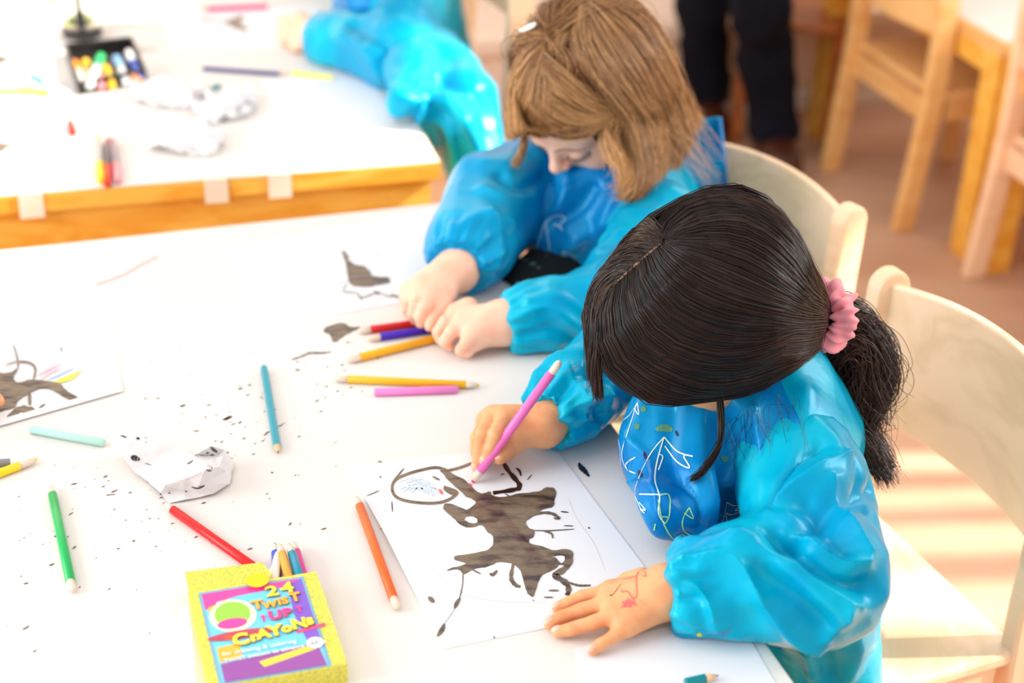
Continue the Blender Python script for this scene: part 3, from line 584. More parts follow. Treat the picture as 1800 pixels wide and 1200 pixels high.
poly('printed_field', [(.0125,.078),(.031,.076),(.030,.094),(.0125,.096)], flat('label_orange', 250, 180, 60), .0006, BX)
poly('printed_field', [(.0125,.098),(.06,.094),(.09,.092),(.0925,.12),(.0125,.12)], flat('label_purple', 150, 80, 160), .00065, BX)
poly('printed_field', [(.042,.103),(.088,.093),(.083,.098),(.089,.099),(.045,.11)], flat('label_yellow', 252, 220, 70), .0007, BX)
poly('printed_field', [(.077,.073),(.101,.069),(.101,.073),(.077,.077)], flat('label_rose', 240, 80, 130), .0008, BX)
# a plain striped skate deck instead of the printed character
def disc_pts(u, v, a, b, n=20, r=0): return [(u+a*math.cos(t)*math.cos(r)-b*math.sin(t)*math.sin(r), v+a*math.cos(t)*math.sin(r)+b*math.sin(t)*math.cos(r)) for t in np.linspace(0, 2*math.pi, n, endpoint=False)]
poly('printed_field', disc_pts(.031, .041, .019, .021), flat('label_cream', 250, 240, 200), .0007, BX)
poly('printed_field', disc_pts(.031, .039, .0145, .016), flat('label_green', 150, 204, 74), .0008, BX)
poly('printed_field', disc_pts(.029, .051, .012, .0065), flat('label_pink', 240, 70, 160), .0009, BX)
poly('printed_field', disc_pts(.034, .0665, .027, .0055, r=.02), flat('label_crimson', 190, 70, 90), .0009, BX)
poly('printed_field', disc_pts(.024, .068, .004, .0035), flat('label_red', 240, 90, 60), .001, BX)
poly('printed_field', disc_pts(.0885, .092, .007, .007), flat('label_white', 240, 236, 244), .0011, BX)
poly('sticker', disc_pts(.0575, .0035, .0095, .0095, 28), flat('sticker_amber', 252, 204, 6), .0036, BX)
def text(s, u, v, size, m, h, rot=0, extr=.0001, par=BX, xs=1, off=.0):
    c = bpy.data.curves.new('t', 'FONT'); c.body = s; c.size = size; c.extrude = extr; c.offset = off; o = bpy.data.objects.new('t', c); COL.objects.link(o)
    dg = bpy.context.evaluated_depsgraph_get(); me = bpy.data.meshes.new_from_object(o.evaluated_get(dg)); bpy.data.objects.remove(o)
    R_ = Matrix((( *bx, 0), (*(-byv), 0), (0, 0, 1, 0), (0, 0, 0, 1))).transposed()
    R_ = Matrix(((bx[0], -byv[0], 0, 0), (bx[1], -byv[1], 0, 0), (0, 0, 1, 0), (0, 0, 0, 1)))
    me.transform(Matrix.Translation(Vector(bp(u*kk, v*kk, h))) @ R_ @ Matrix.Rotation(rot, 4, 'Z') @ Matrix.Diagonal((xs, 1, 1, 1)))
    return link('lettering', me, m, par)
DK = flat('letter_shadow', 120, 90, 60)
def text2(s, u, v, size, m, h, rot=0, xs=1, off=0):
    text(s, u+.0007, v+.0009, size, DK, h-.0002, rot, xs=xs, off=off); text(s, u, v, size, m, h, rot, xs=xs, off=off)
LY = flat('letter_yellow', 252, 226, 60); LO = flat('letter_orange', 250, 178, 50); LP = flat('letter_pink', 240, 60, 150)
text2('2', .0615, .0245, .0195, LY, .0016, off=.0006, xs=1.15); text2('4', .0745, .0235, .0205, LY, .0016, off=.0006, xs=1.1)
for s_, u, v, sz in (('T', .048, .0385, .0165), ('W', .0565, .0395, .0125), ('I', .069, .038, .0125), ('S', .0725, .0375, .0125), ('T', .0795, .0365, .0165)): text2(s_, u, v, sz, LO, .0016, rot=.03, off=.0006, xs=.95)
for s_, u, v, sz in (('U', .0585, .055, .0165), ('P', .0705, .0535, .0145)): text2(s_, u, v, sz, LP, .0016, off=.0007)
for u, v in ((.0525, .0555), (.0825, .0515)):
    poly('printed_field', [(u+.0008,v),(u+.0008,v-.006),(u-.0014,v-.006),(u+.0018,v-.0085),(u+.005,v-.006),(u+.0028,v-.006),(u+.0028,v)], LP, .0014, BX)
for s_, u, v, sz in (('C', .026, .0795, .0195), ('r', .040, .078, .0165), ('A', .0455, .0765, .0165), ('Y', .0555, .0755, .0185), ('o', .066, .0735, .0155), ('N', .0745, .0715, .0175), ('s', .0862, .0690, .0175)): text2(s_, u, v, sz, LY, .0017, rot=.04, off=.0009)
LW = flat('letter_white', 244, 240, 236)
text('for drawing & coloring', .0155, .0895, .0068, LW, .0013, rot=.02, off=.00006); text('TWIST bottom to advance crayon', .0155, .0975, .0062, LW, .0013, rot=.03, off=.00006)
text('AP', .0845, .0945, .0062, flat('letter_grey', 150, 140, 160), .0014)
# crayons standing out of the box mouth
for k, (u, ln, ang, col, e, h) in enumerate([(.0725,.044,-.14,(40,80,200),'cone',.008), (.0675,.026,-.26,(236,226,214),'cone',.013), (.081,.046,-.09,(250,206,172),'none',.0065), (.0845,.032,.02,(232,164,60),'cone',.0145), (.094,.030,.0,(0,138,170),'cone',.0145), (.0985,.042,.02,(222,50,150),'cone',.0065), (.063,.018,-.30,(222,226,236),'cone',.0062)]):
    r_ = .0041; d = (-byv)*math.cos(ang)+bx*math.sin(-ang) if ang < 0 else (-byv)*math.cos(ang)+bx*math.sin(ang)
    P0 = bp(u*kk, .016, -BH+h); P1 = P0+d*(ln+.026)
    labs = ['blue twist crayon standing out of the box, leftmost of the bright ones', 'white-barrelled twist crayon leaning lowest in the box mouth', 'peach crayon without nozzle standing highest in the box', 'amber twist crayon in the middle of the box mouth', 'teal twist crayon at the right end of the box mouth', 'magenta twist crayon at the back right of the box', 'pale grey crayon half hidden at the left of the box mouth']
    crayon(None, col, labs[k], P0=P0, P1=P1, ends=('none', e), r=r_, group='crayons in the box', rgb2=(60, 60, 120) if k == 0 else None)
# clear plastic sleeve beside the box
slv = mat('clear_sleeve', (1, .985, .96), .06, alpha=.22, spec=.8)
pl = [at(x, y, TZP+h) for x, y, h in ((296,1096,.001),(330,1060,.012),(345,1200,.018),(240,1215,.001),(300,1130,.006),(285,1165,.004),(338,1120,.015))]
o = rawmesh('plastic_sleeve', pl, [(0,4,6,1),(4,5,2,6),(5,3,2),(0,3,5,4)], slv, None, smooth=False); md = o.modifiers.new('s', 'SOLIDIFY'); md.thickness = .0003
tag(o, 'crinkled clear plastic sleeve lying under the left side of the crayon box', 'plastic sleeve')
# ------------------------------------------------------------------ organic shapes: signed distance fields meshed by surface nets
def A_(*p): return np.array(p, float)
def smin(a, b, k):
    if k <= 0: return np.minimum(a, b)
    h = np.clip(.5+.5*(b-a)/k, 0, 1); return b*(1-h)+a*h-k*h*(1-h)
def smax(a, b, k): return -smin(-a, -b, k)
def s_cap(P, a, b, ra, rb):
    ab = b-a; L = ab@ab; t = np.clip(((P-a)@ab)/L, 0, 1) if L > 0 else np.zeros(P.shape[:-1])
    return np.sqrt(((P-a-t[..., None]*ab)**2).sum(-1))-(ra+(rb-ra)*t)
def s_ell(P, c, r, ax=None):
    q = P-c
    if ax is not None: q = np.stack([q@ax[0], q@ax[1], q@ax[2]], -1)
    r = np.asarray(r, float); k0 = np.sqrt(((q/r)**2).sum(-1)); k1 = np.sqrt(((q/(r*r))**2).sum(-1)); return k0*(k0-1)/(k1+1e-9)
def chain(P, pts, rad, k=.004):
    d = None
    for a, b, ra, rb in zip(pts[:-1], pts[1:], rad[:-1], rad[1:]):
        e = s_cap(P, A_(*a), A_(*b), ra, rb); d = e if d is None else smin(d, e, k)
    return d
def nets(fn, lo, hi, h):
    lo, hi = A_(*lo), A_(*hi); n = np.ceil((hi-lo)/h).astype(int)+1
    ax = [lo[i]+h*np.arange(n[i]) for i in range(3)]
    V = np.empty(tuple(n), dtype=np.float32)
    for i0 in range(0, n[0], 16):
        G = np.stack(np.meshgrid(ax[0][i0:i0+16], ax[1], ax[2], indexing='ij'), -1); V[i0:i0+16] = fn(G)
    cells = np.zeros(tuple(n-1), dtype=np.int8); ins = (V < 0)
    for a in (0, 1):
        for b in (0, 1):
            for c in (0, 1): cells += ins[a:n[0]-1+a, b:n[1]-1+b, c:n[2]-1+c]
    act = (cells > 0) & (cells < 8); I = np.argwhere(act); idx = -np.ones(act.shape, dtype=np.int64); idx[act] = np.arange(len(I))
    acc = np.zeros((len(I), 3)); cnt = np.zeros(len(I)); O8 = np.array([(a, b, c) for a in (0, 1) for b in (0, 1) for c in (0, 1)])
    val = np.stack([V[I[:, 0]+o[0], I[:, 1]+o[1], I[:, 2]+o[2]] for o in O8], 1)
    for i in range(8):
        for j in range(i+1, 8):
            if abs(O8[i]-O8[j]).sum() != 1: continue
            a, b = val[:, i], val[:, j]; m = (a < 0) != (b < 0); t = np.where(m, a/(a-b+1e-12*(a == b)), 0)
            acc[m] += (O8[i]+(O8[j]-O8[i])*t[:, None])[m]; cnt[m] += 1
    v = lo+(I+acc/cnt[:, None])*h; F = []
    for d in range(3):
        e1, e2 = [(1, 2), (2, 0), (0, 1)][d]; s = [slice(None)]*3; s2 = [slice(None)]*3; s[d] = slice(0, n[d]-1); s2[d] = slice(1, n[d])
        A0, A1 = ins[tuple(s)], ins[tuple(s2)]; E = np.argwhere(A0 != A1); fl = A0[E[:, 0], E[:, 1], E[:, 2]]
        ok = (E[:, e1] > 0) & (E[:, e2] > 0) & (E[:, e1] < n[e1]-1) & (E[:, e2] < n[e2]-1); E = E[ok]; fl = fl[ok]
        def g(da, db): q = E.copy(); q[:, e1] += da; q[:, e2] += db; return idx[q[:, 0], q[:, 1], q[:, 2]]
        Q = np.stack([g(-1, -1), g(0, -1), g(0, 0), g(-1, 0)], 1); Q[~fl] = Q[~fl][:, ::-1]; F.append(Q)
    F = np.concatenate(F); F = F[(F >= 0).all(1)]
    return v, F
def vnormals(v, F):
    n = np.zeros_like(v); a = v[F[:, 2]]-v[F[:, 0]]; b = v[F[:, 3]]-v[F[:, 1]]; c = np.cross(a, b)
    for k in range(4): np.add.at(n, F[:, k], c)
    return n/(np.linalg.norm(n, axis=1)[:, None]+1e-12)
def smooth_v(v, F, it=2, lam=.5):
    for _ in range(it):
        s = np.zeros_like(v); c = np.zeros(len(v))
        for k in range(4):
            for o in (1, 3): np.add.at(s, F[:, k], v[F[:, (k+o) % 4]]); np.add.at(c, F[:, k], 1)
        v = v+lam*(s/c[:, None]-v)
    return v
def vbvh(v, F): return BVHTree.FromPolygons([tuple(p) for p in v], [tuple(q) for q in F.tolist()])
def polydist(v, P):
    d = np.full(len(v), 9.)
    for a, b in zip(P[:-1], P[1:]):
        ab = b-a; L = ab@ab+1e-12; t = np.clip(((v-a)@ab)/L, 0, 1); d = np.minimum(d, np.linalg.norm(v-a-t[:, None]*ab, axis=1))
    return d
def folds(v, F, lines):
    """raise or sink creases along lines traced over the body; line: (pixel polyline, width m, height m, sharpness)"""
    b = vbvh(v, F); N = vnormals(v, F); D = np.zeros(len(v))
    for pts, w, a, sh in lines:
        P = catmull(np.array(pts, float), 5); H = [cast(b, x, y) for x, y in P]; H = np.array([h[0] for h in H if h])
        if len(H) < 2: continue
        if len(H) > 2:
            j = np.linalg.norm(np.diff(H, axis=0), axis=1); cut = np.argmax(j > .05) if (j > .05).any() else None
            if cut is not None: H = H[:cut+1]
            if len(H) < 2: continue
        near = np.linalg.norm(v-H.mean(0), axis=1) < .4; d = polydist(v[near], H); D[near] += a*(np.exp(-(d/w)**2) if not sh else np.exp(-d/w))
    return v+N*D[:, None]
def crinkle(v, F, amp, sc, seed, warp=1.):
    r = np.random.RandomState(seed); N = vnormals(v, F); D = np.zeros(len(v))
    for k in range(5):
        d = r.randn(3); d /= np.linalg.norm(d); q = v@d*sc*(1+.45*k)+r.uniform(0, 6)
        for _ in range(2):
            e = r.randn(3); q = q+warp*np.sin(v@e*sc*.45+r.uniform(0, 6))
        D += (1-2*np.abs(np.sin(q)))/(1+.6*k)
    return v+N*(D*amp)[:, None]
def gather(v, cuff, axis, reach, n, amp, seed=0):
    """elastic gathers: radial pleats fading away from the cuff. axis points from the cuff up the arm"""
    x, y, d = frame_of(axis); q = v-cuff; t = q@d; a = np.arctan2(q@y, q@x); rad = q-t[:, None]*d; R_ = np.linalg.norm(rad, axis=1)
    m = (t > -.008) & (t < reach) & (R_ < .075); fade = np.clip(1-t/reach, 0, 1)**.8
    s = np.sin(a*n+1.5*np.sin(a*2+seed)+t*60)+.5*np.sin(a*n*1.7+seed*2-t*80)
    v = v.copy(); v[m] += (rad/(R_[:, None]+1e-9))[m]*(s*fade*amp)[m][:, None]; return v
def tomesh(name, v, F, m, parent, sub=0, matidx=None):
    o = rawmesh(name, v, F, m, parent)
    if matidx is not None: o.data.polygons.foreach_set('material_index', matidx.astype(np.int32))
    pass
    return o
def trousers(name, hips, kn, ft, m, parent):
    f = lambda P: np.minimum(*[chain(P, [a, b, c+UP*.02], [.060, .045, .038], .02) for a, b, c in zip(hips, kn, ft)])
    v, F = nets(f, *bounds([*hips, *kn, *ft], .09), .008); return tomesh(name, v, F, m, parent)
def bounds(pts, pad): p = np.array(pts); return p.min(0)-pad, p.max(0)+pad
# ---- hands: pixel joints with heights above the table
def J(px, py, h, base=TZ): return at(px, py, base+h)
def hand_fn(wrist, wr, mcps, fingers, thumb=None, fore=None, palm_r=.0115, kf=.006, extra=()):
    """wrist point(s), finger root points, fingers = [(points, radii)], thumb the same"""
    def f(P):
        d = None
        for m_ in mcps:
            e = s_cap(P, wrist, m_, wr, palm_r); d = e if d is None else smin(d, e, .010)
        for a, b, ra, rb in extra: d = smin(d, s_cap(P, a, b, ra, rb), .010)
        if fore is not None: d = smin(d, chain(P, fore[0], fore[1]), .012)
        base = d; out = d
        for pts, rad in fingers: out = np.minimum(out, smin(base, chain(P, pts, rad, .0018), kf))
        if thumb is not None: out = smin(out, smin(base, chain(P, thumb[0], thumb[1], .002), .009), .0012)
        return out
    return f
# crumpled napkins on the rear table
for k, (px, py, a, b_, hh_, lab) in enumerate([(300, 172, .062, .040, .020, 'crumpled white napkin on the rear table beside the black tray'), (392, 196, .052, .040, .017, 'loosely crumpled white napkin in the middle of the rear table'), (330, 256, .056, .036, .018, 'crumpled white napkin nearest the front edge of the rear table')]):
    c_ = at(px, py, TZP)+UP*hh_*.55; v, F = nets(lambda P: s_ell(P, c_, (a, b_*1.35, hh_)), c_-.1, c_+.1, .0035); v = crinkle(v, F, .0065, 38, 60+k, 1.6); v = crinkle(v, F, .003, 90, 80+k, 1.2); v[:, 2] = np.maximum(v[:, 2], TZP+.0009+.0004*np.sin(v[:, 0]*300))
    v -= c_*A_(1, 1, 0)+A_(0, 0, TZP); o = rawmesh('paper_napkin', v, F, inkless, None, smooth=False); o.location = (c_[0], c_[1], TZP); tag(o, lab, 'napkin', 'crumpled napkins on the rear table')
# ---- heads
def head_parts(H, l, f, u, s=1.):
    """local (left, forward, up) coordinates scaled by s"""
    ax = (l, f, u)
    def L(x, y, z): return H+s*(l*x+f*y+u*z)
    def fn(P):
        E = lambda c, r: s_ell(P, L(*c), [q*s for q in r], ax); C = lambda a, b, ra, rb: s_cap(P, L(*a), L(*b), ra*s, rb*s)
        d = E((0, -.008, .018), (.073, .090, .080))
        d = smin(d, E((0, .026, -.036), (.052, .056, .058)), .03)
        d = smin(d, E((0, .062, .026), (.050, .022, .034)), .02)
        for q in (-1, 1):
            d = smin(d, E((q*.034, .052, -.036), (.026, .026, .025)), .014)
            d = smax(d, -E((q*.030, .093, -.004), (.014, .014, .0095)), .008)
            d = smin(d, E((q*.029, .0735, -.004), (.0135, .0115, .0105)), .0035)
            d = smin(d, C((q*.014, .083, .013), (q*.040, .072, .011), .0045, .003), .009)
            e = E((q*.075, -.012, -.014), (.009, .019, .027)); e = smax(e, -E((q*.084, -.008, -.012), (.007, .012, .018)), .004); d = smin(d, e, .006)
        d = smin(d, C((0, .081, .002), (0, .095, -.022), .0055, .0078), .008)
        d = smin(d, E((0, .0975, -.0245), (.0088, .0082, .0078)), .004)
        for q in (-1, 1): d = smin(d, E((q*.0085, .090, -.028), (.0062, .0075, .0055)), .003); d = smax(d, -E((q*.0045, .0965, -.0335), (.0022, .003, .0035)), .002)
        d = smin(d, C((-.013, .0795, -.0485), (.013, .0795, -.0485), .0035, .0035), .006)
        d = smin(d, C((-.005, .0855, -.0465), (.005, .0855, -.0465), .0042, .0042), .004)
        d = smin(d, C((-.008, .083, -.0555), (.008, .083, -.0555), .0046, .0046), .0035)
        d = smin(d, E((0, .067, -.076), (.018, .017, .014)), .014)
        return d
    return fn, L
SK1 = mat('skin_fair', lin(250, 198, 172), .48, noise=(lin(243, 172, 146), 38, .45, .8), sss=.25, spec=.35, bump=(260, .12, .0006))
SK2 = mat('skin_tan', lin(234, 168, 120), .45, noise=(lin(218, 138, 92), 46, .45, .8), sss=.22, spec=.4, bump=(300, .16, .0006))
LIP = mat('lips', lin(206, 108, 108), .4, sss=.2); NAIL = flat('nail', 250, 206, 190, .3); NAIL2 = flat('nail_tan', 244, 184, 160, .28)
def smock_mat(name, base, dark, light, rough=.27):
    m = mat(name, lin(*base), rough, spec=.55, bump=((30, 30, 30), .35, .004)); nt = m.node_tree; b = nt.nodes['Principled BSDF']; b.inputs['Specular Tint'].default_value = (.22, .8, 1, 1)
    tc = nt.nodes.new('ShaderNodeTexCoord'); n = nt.nodes.new('ShaderNodeTexNoise'); n.inputs['Scale'].default_value = 9; n.inputs['Detail'].default_value = 6; n.inputs['Distortion'].default_value = .8
    nt.links.new(tc.outputs['Object'], n.inputs['Vector']); r = nt.nodes.new('ShaderNodeValToRGB'); e = r.color_ramp.elements
    e[0].position = .34; e[0].color = (*lin(*dark), 1); e[1].position = .68; e[1].color = (*lin(*light), 1); k = e.new(.5); k.color = (*lin(*base), 1)
    nt.links.new(n.outputs['Fac'], r.inputs[0]); nt.links.new(r.outputs[0], b.inputs['Base Color']); return m
SLV = smock_mat('sleeve_nylon', (0, 166, 202), (0, 148, 194), (20, 186, 214)); BIB = smock_mat('bib_nylon', (10, 100, 186), (6, 84, 168), (24, 128, 196))
BLU = smock_mat('back_nylon', (0, 142, 200), (0, 124, 190), (20, 162, 208))
SMK = smock_mat('smock_nylon', (0, 166, 202), (0, 148, 194), (20, 186, 214)); _nt = SMK.node_tree; _b = _nt.nodes['Principled BSDF']
_rA = [n for n in _nt.nodes if n.type == 'VALTORGB'][-1]; _rB = _nt.nodes.new('ShaderNodeValToRGB'); _n = _rA.inputs[0].links[0].from_node
for _k, _c in ((0, (0, 108, 184)), (1, (16, 146, 206))): _rB.color_ramp.elements[_k].color = (*lin(*_c), 1); _rB.color_ramp.elements[_k].position = (.36, .66)[_k]
_at = _nt.nodes.new('ShaderNodeAttribute'); _at.attribute_name = 'zone'; _g = _nt.nodes.new('ShaderNodeMath'); _g.operation = 'GREATER_THAN'; _g.inputs[1].default_value = .5; _mx = _nt.nodes.new('ShaderNodeMix'); _mx.data_type = 'RGBA'
_nt.links.new(_n.outputs['Fac'], _rB.inputs[0]); _nt.links.new(_at.outputs['Fac'], _g.inputs[0]); _nt.links.new(_g.outputs[0], _mx.inputs[0]); _nt.links.new(_rA.outputs[0], _mx.inputs[6]); _nt.links.new(_rB.outputs[0], _mx.inputs[7]); _nt.links.new(_mx.outputs[2], _b.inputs['Base Color'])
# ---- hair
def resample(P, M_):
    P = np.asarray(P, float); s = np.r_[0, np.cumsum(np.linalg.norm(np.diff(P, axis=0), axis=1))]; t = np.linspace(0, s[-1], M_); return np.stack([np.interp(t, s, P[:, i]) for i in range(3)], 1)
def hair_mat(name, root, tip, rough=.34, spec=.6):
    m = mat(name, lin(*root), rough, spec=spec); nt = m.node_tree; b = nt.nodes['Principled BSDF']; a = nt.nodes.new('ShaderNodeAttribute'); a.attribute_name = 'shade'
    r = nt.nodes.new('ShaderNodeValToRGB'); r.color_ramp.elements[0].color = (*lin(*root), 1); r.color_ramp.elements[1].color = (*lin(*tip), 1); nt.links.new(a.outputs['Fac'], r.inputs[0]); nt.links.new(r.outputs[0], b.inputs['Base Color']); return m
def push(b, q, M_):
    P = resample(catmull(q, 5) if len(q) > 2 else q, M_)
    for i in range(len(P)):
        loc, nor, k, d = b.find_nearest(Vector(P[i]))
        if loc is not None and (Vector(P[i])-loc).dot(nor) < .0008 and d < .08: P[i] = np.array(loc+nor*.0010)
    return P
def strands(name, groups, m, parent, seed=0, M_=20):
    """groups: dicts with guides (list of 3-D polylines), n, r radius, j jitter, lift range, clump, wave"""
    g = np.random.RandomState(seed); VV = []; SH = []; FF = []; base = 0
    ang = np.array([0, 2.094, 4.189])
    for G in groups:
        if 'bvh' in G: G['g'] = [push(G['bvh'], q, M_) for q in G['g']]
        gd = np.array([resample(catmull(q, 5) if len(q) > 2 else q, M_) for q in G['g']]); n = G['n']; t = g.rand(n)*(len(gd)-1)
        if 'clump' in G: c = G['clump']; tc_ = np.round(t*c)/c; t = t+(tc_-t)*g.uniform(.0, .75, n)
        i = np.minimum(t.astype(int), len(gd)-2); w = (t-i)[:, None, None]; S = gd[i]*(1-w)+gd[i+1]*w if len(gd) > 1 else np.repeat(gd, n, 0)
        s = np.linspace(0, 1, M_)[None, :, None]; j = G.get('j', .003)
        S = S+g.randn(n, 1, 3)*j*(.25+s*G.get('spread', 1))+g.randn(n, 1, 3)*j*1.2*np.sin(s*math.pi*g.uniform(.6, 2.2, (n, 1, 1))+g.uniform(0, 3, (n, 1, 1)))
        if 'center' in G:
            q = S-G['center']; nl = np.linalg.norm(q, axis=-1, keepdims=True); S = S+q/nl*g.uniform(*G['lift'], (n, 1, 1))*np.sin(np.clip(s*1.15+.12, 0, 1)*math.pi)**.5
        if 'wave' in G:
            am, fr = G['wave']; ph = g.uniform(0, 6, (n, 1, 1)); dr = g.randn(n, 1, 3); S = S+dr*am*s*np.sin(s*fr*g.uniform(.7, 1.3, (n, 1, 1))+ph)
        cut = g.uniform(G.get('cut', 1), 1, n); S = np.stack([resample(S[k][:max(3, int(M_*cut[k]))], M_) for k in range(n)]) if G.get('cut', 1) < 1 else S
        T = np.gradient(S, axis=1); T /= np.linalg.norm(T, axis=-1, keepdims=True)+1e-12; up = np.broadcast_to(A_(.3, -.5, .81), T.shape); X1 = np.cross(T, up); X1 /= np.linalg.norm(X1, axis=-1, keepdims=True)+1e-9; Y1 = np.cross(T, X1)
        r = G.get('r', .0005)*(1-.65*np.linspace(0, 1, M_)[None, :]**3)*g.uniform(.7, 1.3, (n, 1))
        ring_ = S[:, :, None, :]+r[:, :, None, None]*(X1[:, :, None, :]*np.cos(ang)[None, None, :, None]+Y1[:, :, None, :]*np.sin(ang)[None, None, :, None])
        VV.append(ring_.reshape(-1, 3)); sh = np.clip(G.get('tone', .4)+g.randn(n, 1, 1)*.22+.25*(np.linspace(0, 1, M_)[None, :, None]-.4), 0, 1); SH.append(np.broadcast_to(sh, (n, M_, 3)).reshape(-1))
        a0 = (np.arange(n)[:, None, None]*M_+np.arange(M_-1)[None, :, None])*3; k = np.arange(3)[None, None, :]; k2 = (k+1) % 3
        FF.append((np.stack([a0+k, a0+k2, a0+3+k2, a0+3+k], -1)+base).reshape(-1, 4)); base += n*M_*3
    o = rawmesh(name, np.concatenate(VV), np.concatenate(FF), m, parent); at_ = o.data.attributes.new('shade', 'FLOAT', 'POINT'); at_.data.foreach_set('value', np.concatenate(SH).astype(np.float32)); return o
def on(b, pts, off=0., fallback=None):
    """pixel polyline thrown onto a surface"""
    out = []
    for p in pts:
        if len(p) == 3: out.append(aty(*p)); continue
        h = cast(b, *p)
        if h: n = h[1] if h[1] @ (CP-h[0]) > 0 else -h[1]; out.append(h[0]+n*off)
    return out
# ================================================================== the dark-haired girl
def ortho(f, up=UP, roll=0):
    f = f/np.linalg.norm(f); u = up-(up@f)*f; u /= np.linalg.norm(u); l = np.cross(u, f)
    c, s = math.cos(roll), math.sin(roll); return l*c+u*s, f, u*c-l*s
P2 = empty('person', (c2[0]-.12, c2[1]-.04, SEAT), 'child with dark ponytail and pink hair tie, blue smock, drawing with a pink crayon', 'person')
H2 = aty(1232, 535, 1.385); f2_ = A_(-.62, -.26, -.74); l2, f2_, u2 = ortho(f2_)
pel, che, nb = A_(.285, 1.41, .44), A_(.232, 1.405, .592), A_(.222, 1.405, .648)
shL, shR = A_(.272, 1.318, .600), A_(.20, 1.50, .60); elL, elR = A_(.272, 1.168, .573), A_(.115, 1.535, .572)
wrL = J(1172, 1040, .030); wrR = J(955, 748, .038)
axL = (elL-wrL)/np.linalg.norm(elL-wrL); axR = (elR-wrR)/np.linalg.norm(elR-wrR)
MI = []   # (verts, faces) pieces of the continuous body
def join(parts):
    v = []; F = []; k = 0
    for a, b in parts: v.append(a); F.append(b+k); k += len(a)
    return np.concatenate(v), np.concatenate(F)
hf2, L2 = head_parts(H2-u2*.012, l2, f2_, u2, 1.0)
def head2(P): return smin(hf2(P), chain(P, [L2(0, -.03, -.04), nb], [.040, .040]), .02)
v_, F_ = nets(head2, H2-.15, H2+.15, .0032); MI.append((v_, F_))
def torso_fn(pel, che, nb, shL, shR, elL, elR, wrL, wrR, hips, knees, feet):
    def f(P):
        d = chain(P, [pel, che, nb], [.085, .078, .045], .03)
        for a, b, c in ((shL, elL, wrL), (shR, elR, wrR)): d = smin(d, chain(P, [che+UP*.03, a, b, c], [.05, .034, .027, .021], .01), .02)
        for a, b, c in zip(hips, knees, feet): d = smin(d, chain(P, [a, b, c], [.056, .038, .028], .01), .02)
        return d
    return f
def legs_of(pel, fw, sd, gap=.055, zk=None):
    hips = [pel+sd*s*gap-UP*.02 for s in (-1, 1)]; kn = [h+fw*.22-UP*.02 for h in hips]; ft = [A_(k[0]+fw[0]*.02, k[1]+fw[1]*.02, .06) for k in kn]
    return hips, kn, ft
hp, kn, ft = legs_of(pel, -E1, E2); tf2 = torso_fn(pel, che, nb, shL, shR, elL, elR, wrL+axL*.035, wrR+axR*.035, hp, kn, ft)
lo, hi = bounds([pel, che, *kn, *ft, elL, elR, wrR, nb], .09); v_, F_ = nets(tf2, lo, hi, .007); MI.append((v_, F_))
# left hand, flat on the table: joints traced one by one
Z8 = lambda x, y: (940+x/5.715, 960+y/5.715)
def jz(x, y, h): return J(*Z8(x, y), h)
fr = .0056
fl = [([jz(770, 445, .019), jz(480, 505, .0145), jz(335, 570, .0105), jz(228, 612, .0075)], [.0072, .0062, .0058, .0054]),
      ([jz(745, 560, .021), jz(470, 640, .016), jz(270, 712, .011), jz(148, 770, .0080)], [.0075, .0066, .0060, .0056]),
      ([jz(815, 680, .020), jz(585, 765, .0155), jz(365, 832, .011), jz(232, 858, .0078)], [.0073, .0064, .0059, .0055]),
      ([jz(925, 790, .017), jz(800, 900, .0125), jz(665, 985, .0095), jz(582, 1040, .0072)], [.0068, .0058, .0054, .0051])]
th = ([jz(1080, 320, .020), jz(930, 330, .012), jz(840, 385, .0085)], [.010, .0072, .0062])
hL = hand_fn(wrL, .0195, [p[0][0] for p in fl], fl, th, fore=([wrL, wrL+(elL-wrL)*.5], [.0200, .024]), palm_r=.0098, extra=[(jz(1100, 640, .02), jz(900, 780, .014), .012, .009)])
v_, F_ = nets(hL, *bounds([wrL, wrL+axL*.03, *[p for q in fl for p in q[0]]], .028), .0016); MI.append((smooth_v(v_, F_, 1), F_)); handL = MI[-1]
# right hand round the crayon
CT, CE = J(831, 846, .003), A_(.0475, 1.388, .658)
cd_ = (CE-CT)/np.linalg.norm(CE-CT)
Z6 = lambda x, y: (780+x/6, 620+y/6)
def jy(x, y, h): return J(*Z6(x, y), h)
grip = CT+cd_*.036
fR = [([jy(640, 690, .050), jy(545, 860, .051), jy(490, 1010, .036), jy(437, 1125, .024)], [.0085, .0074, .0066, .0060]),
      ([jy(520, 670, .047), jy(410, 850, .049), jy(385, 1020, .032), jy(350, 1190, .014)], [.0085, .0073, .0066, .0060]),
      ([jy(455, 720, .036), jy(350, 900, .034), jy(345, 1030, .022), jy(370, 1170, .010)], [.008, .0070, .0064, .0058]),
      ([jy(470, 790, .022), jy(372, 930, .020), jy(362, 1040, .013), jy(400, 1130, .008)], [.0075, .0066, .006, .0055])]
tR = ([jy(890, 850, .034), jy(760, 935, .032), jy(655, 1030, .029), jy(588, 1092, .027)], [.0130, .0115, .0100, .0084])
hR = hand_fn(wrR, .0175, [p[0][0] for p in fR], fR, tR, fore=([wrR, wrR+(elR-wrR)*.5], [.0178, .024]), palm_r=.0115)
v_, F_ = nets(hR, *bounds([wrR, wrR+axR*.03, *[p for q in fR for p in q[0]], *tR[0]], .028), .0016); MI.append((smooth_v(v_, F_, 1), F_)); handR = MI[-1]
v_, F_ = join(MI); body2 = tomesh('body', v_, F_, SK2, P2, sub=1)
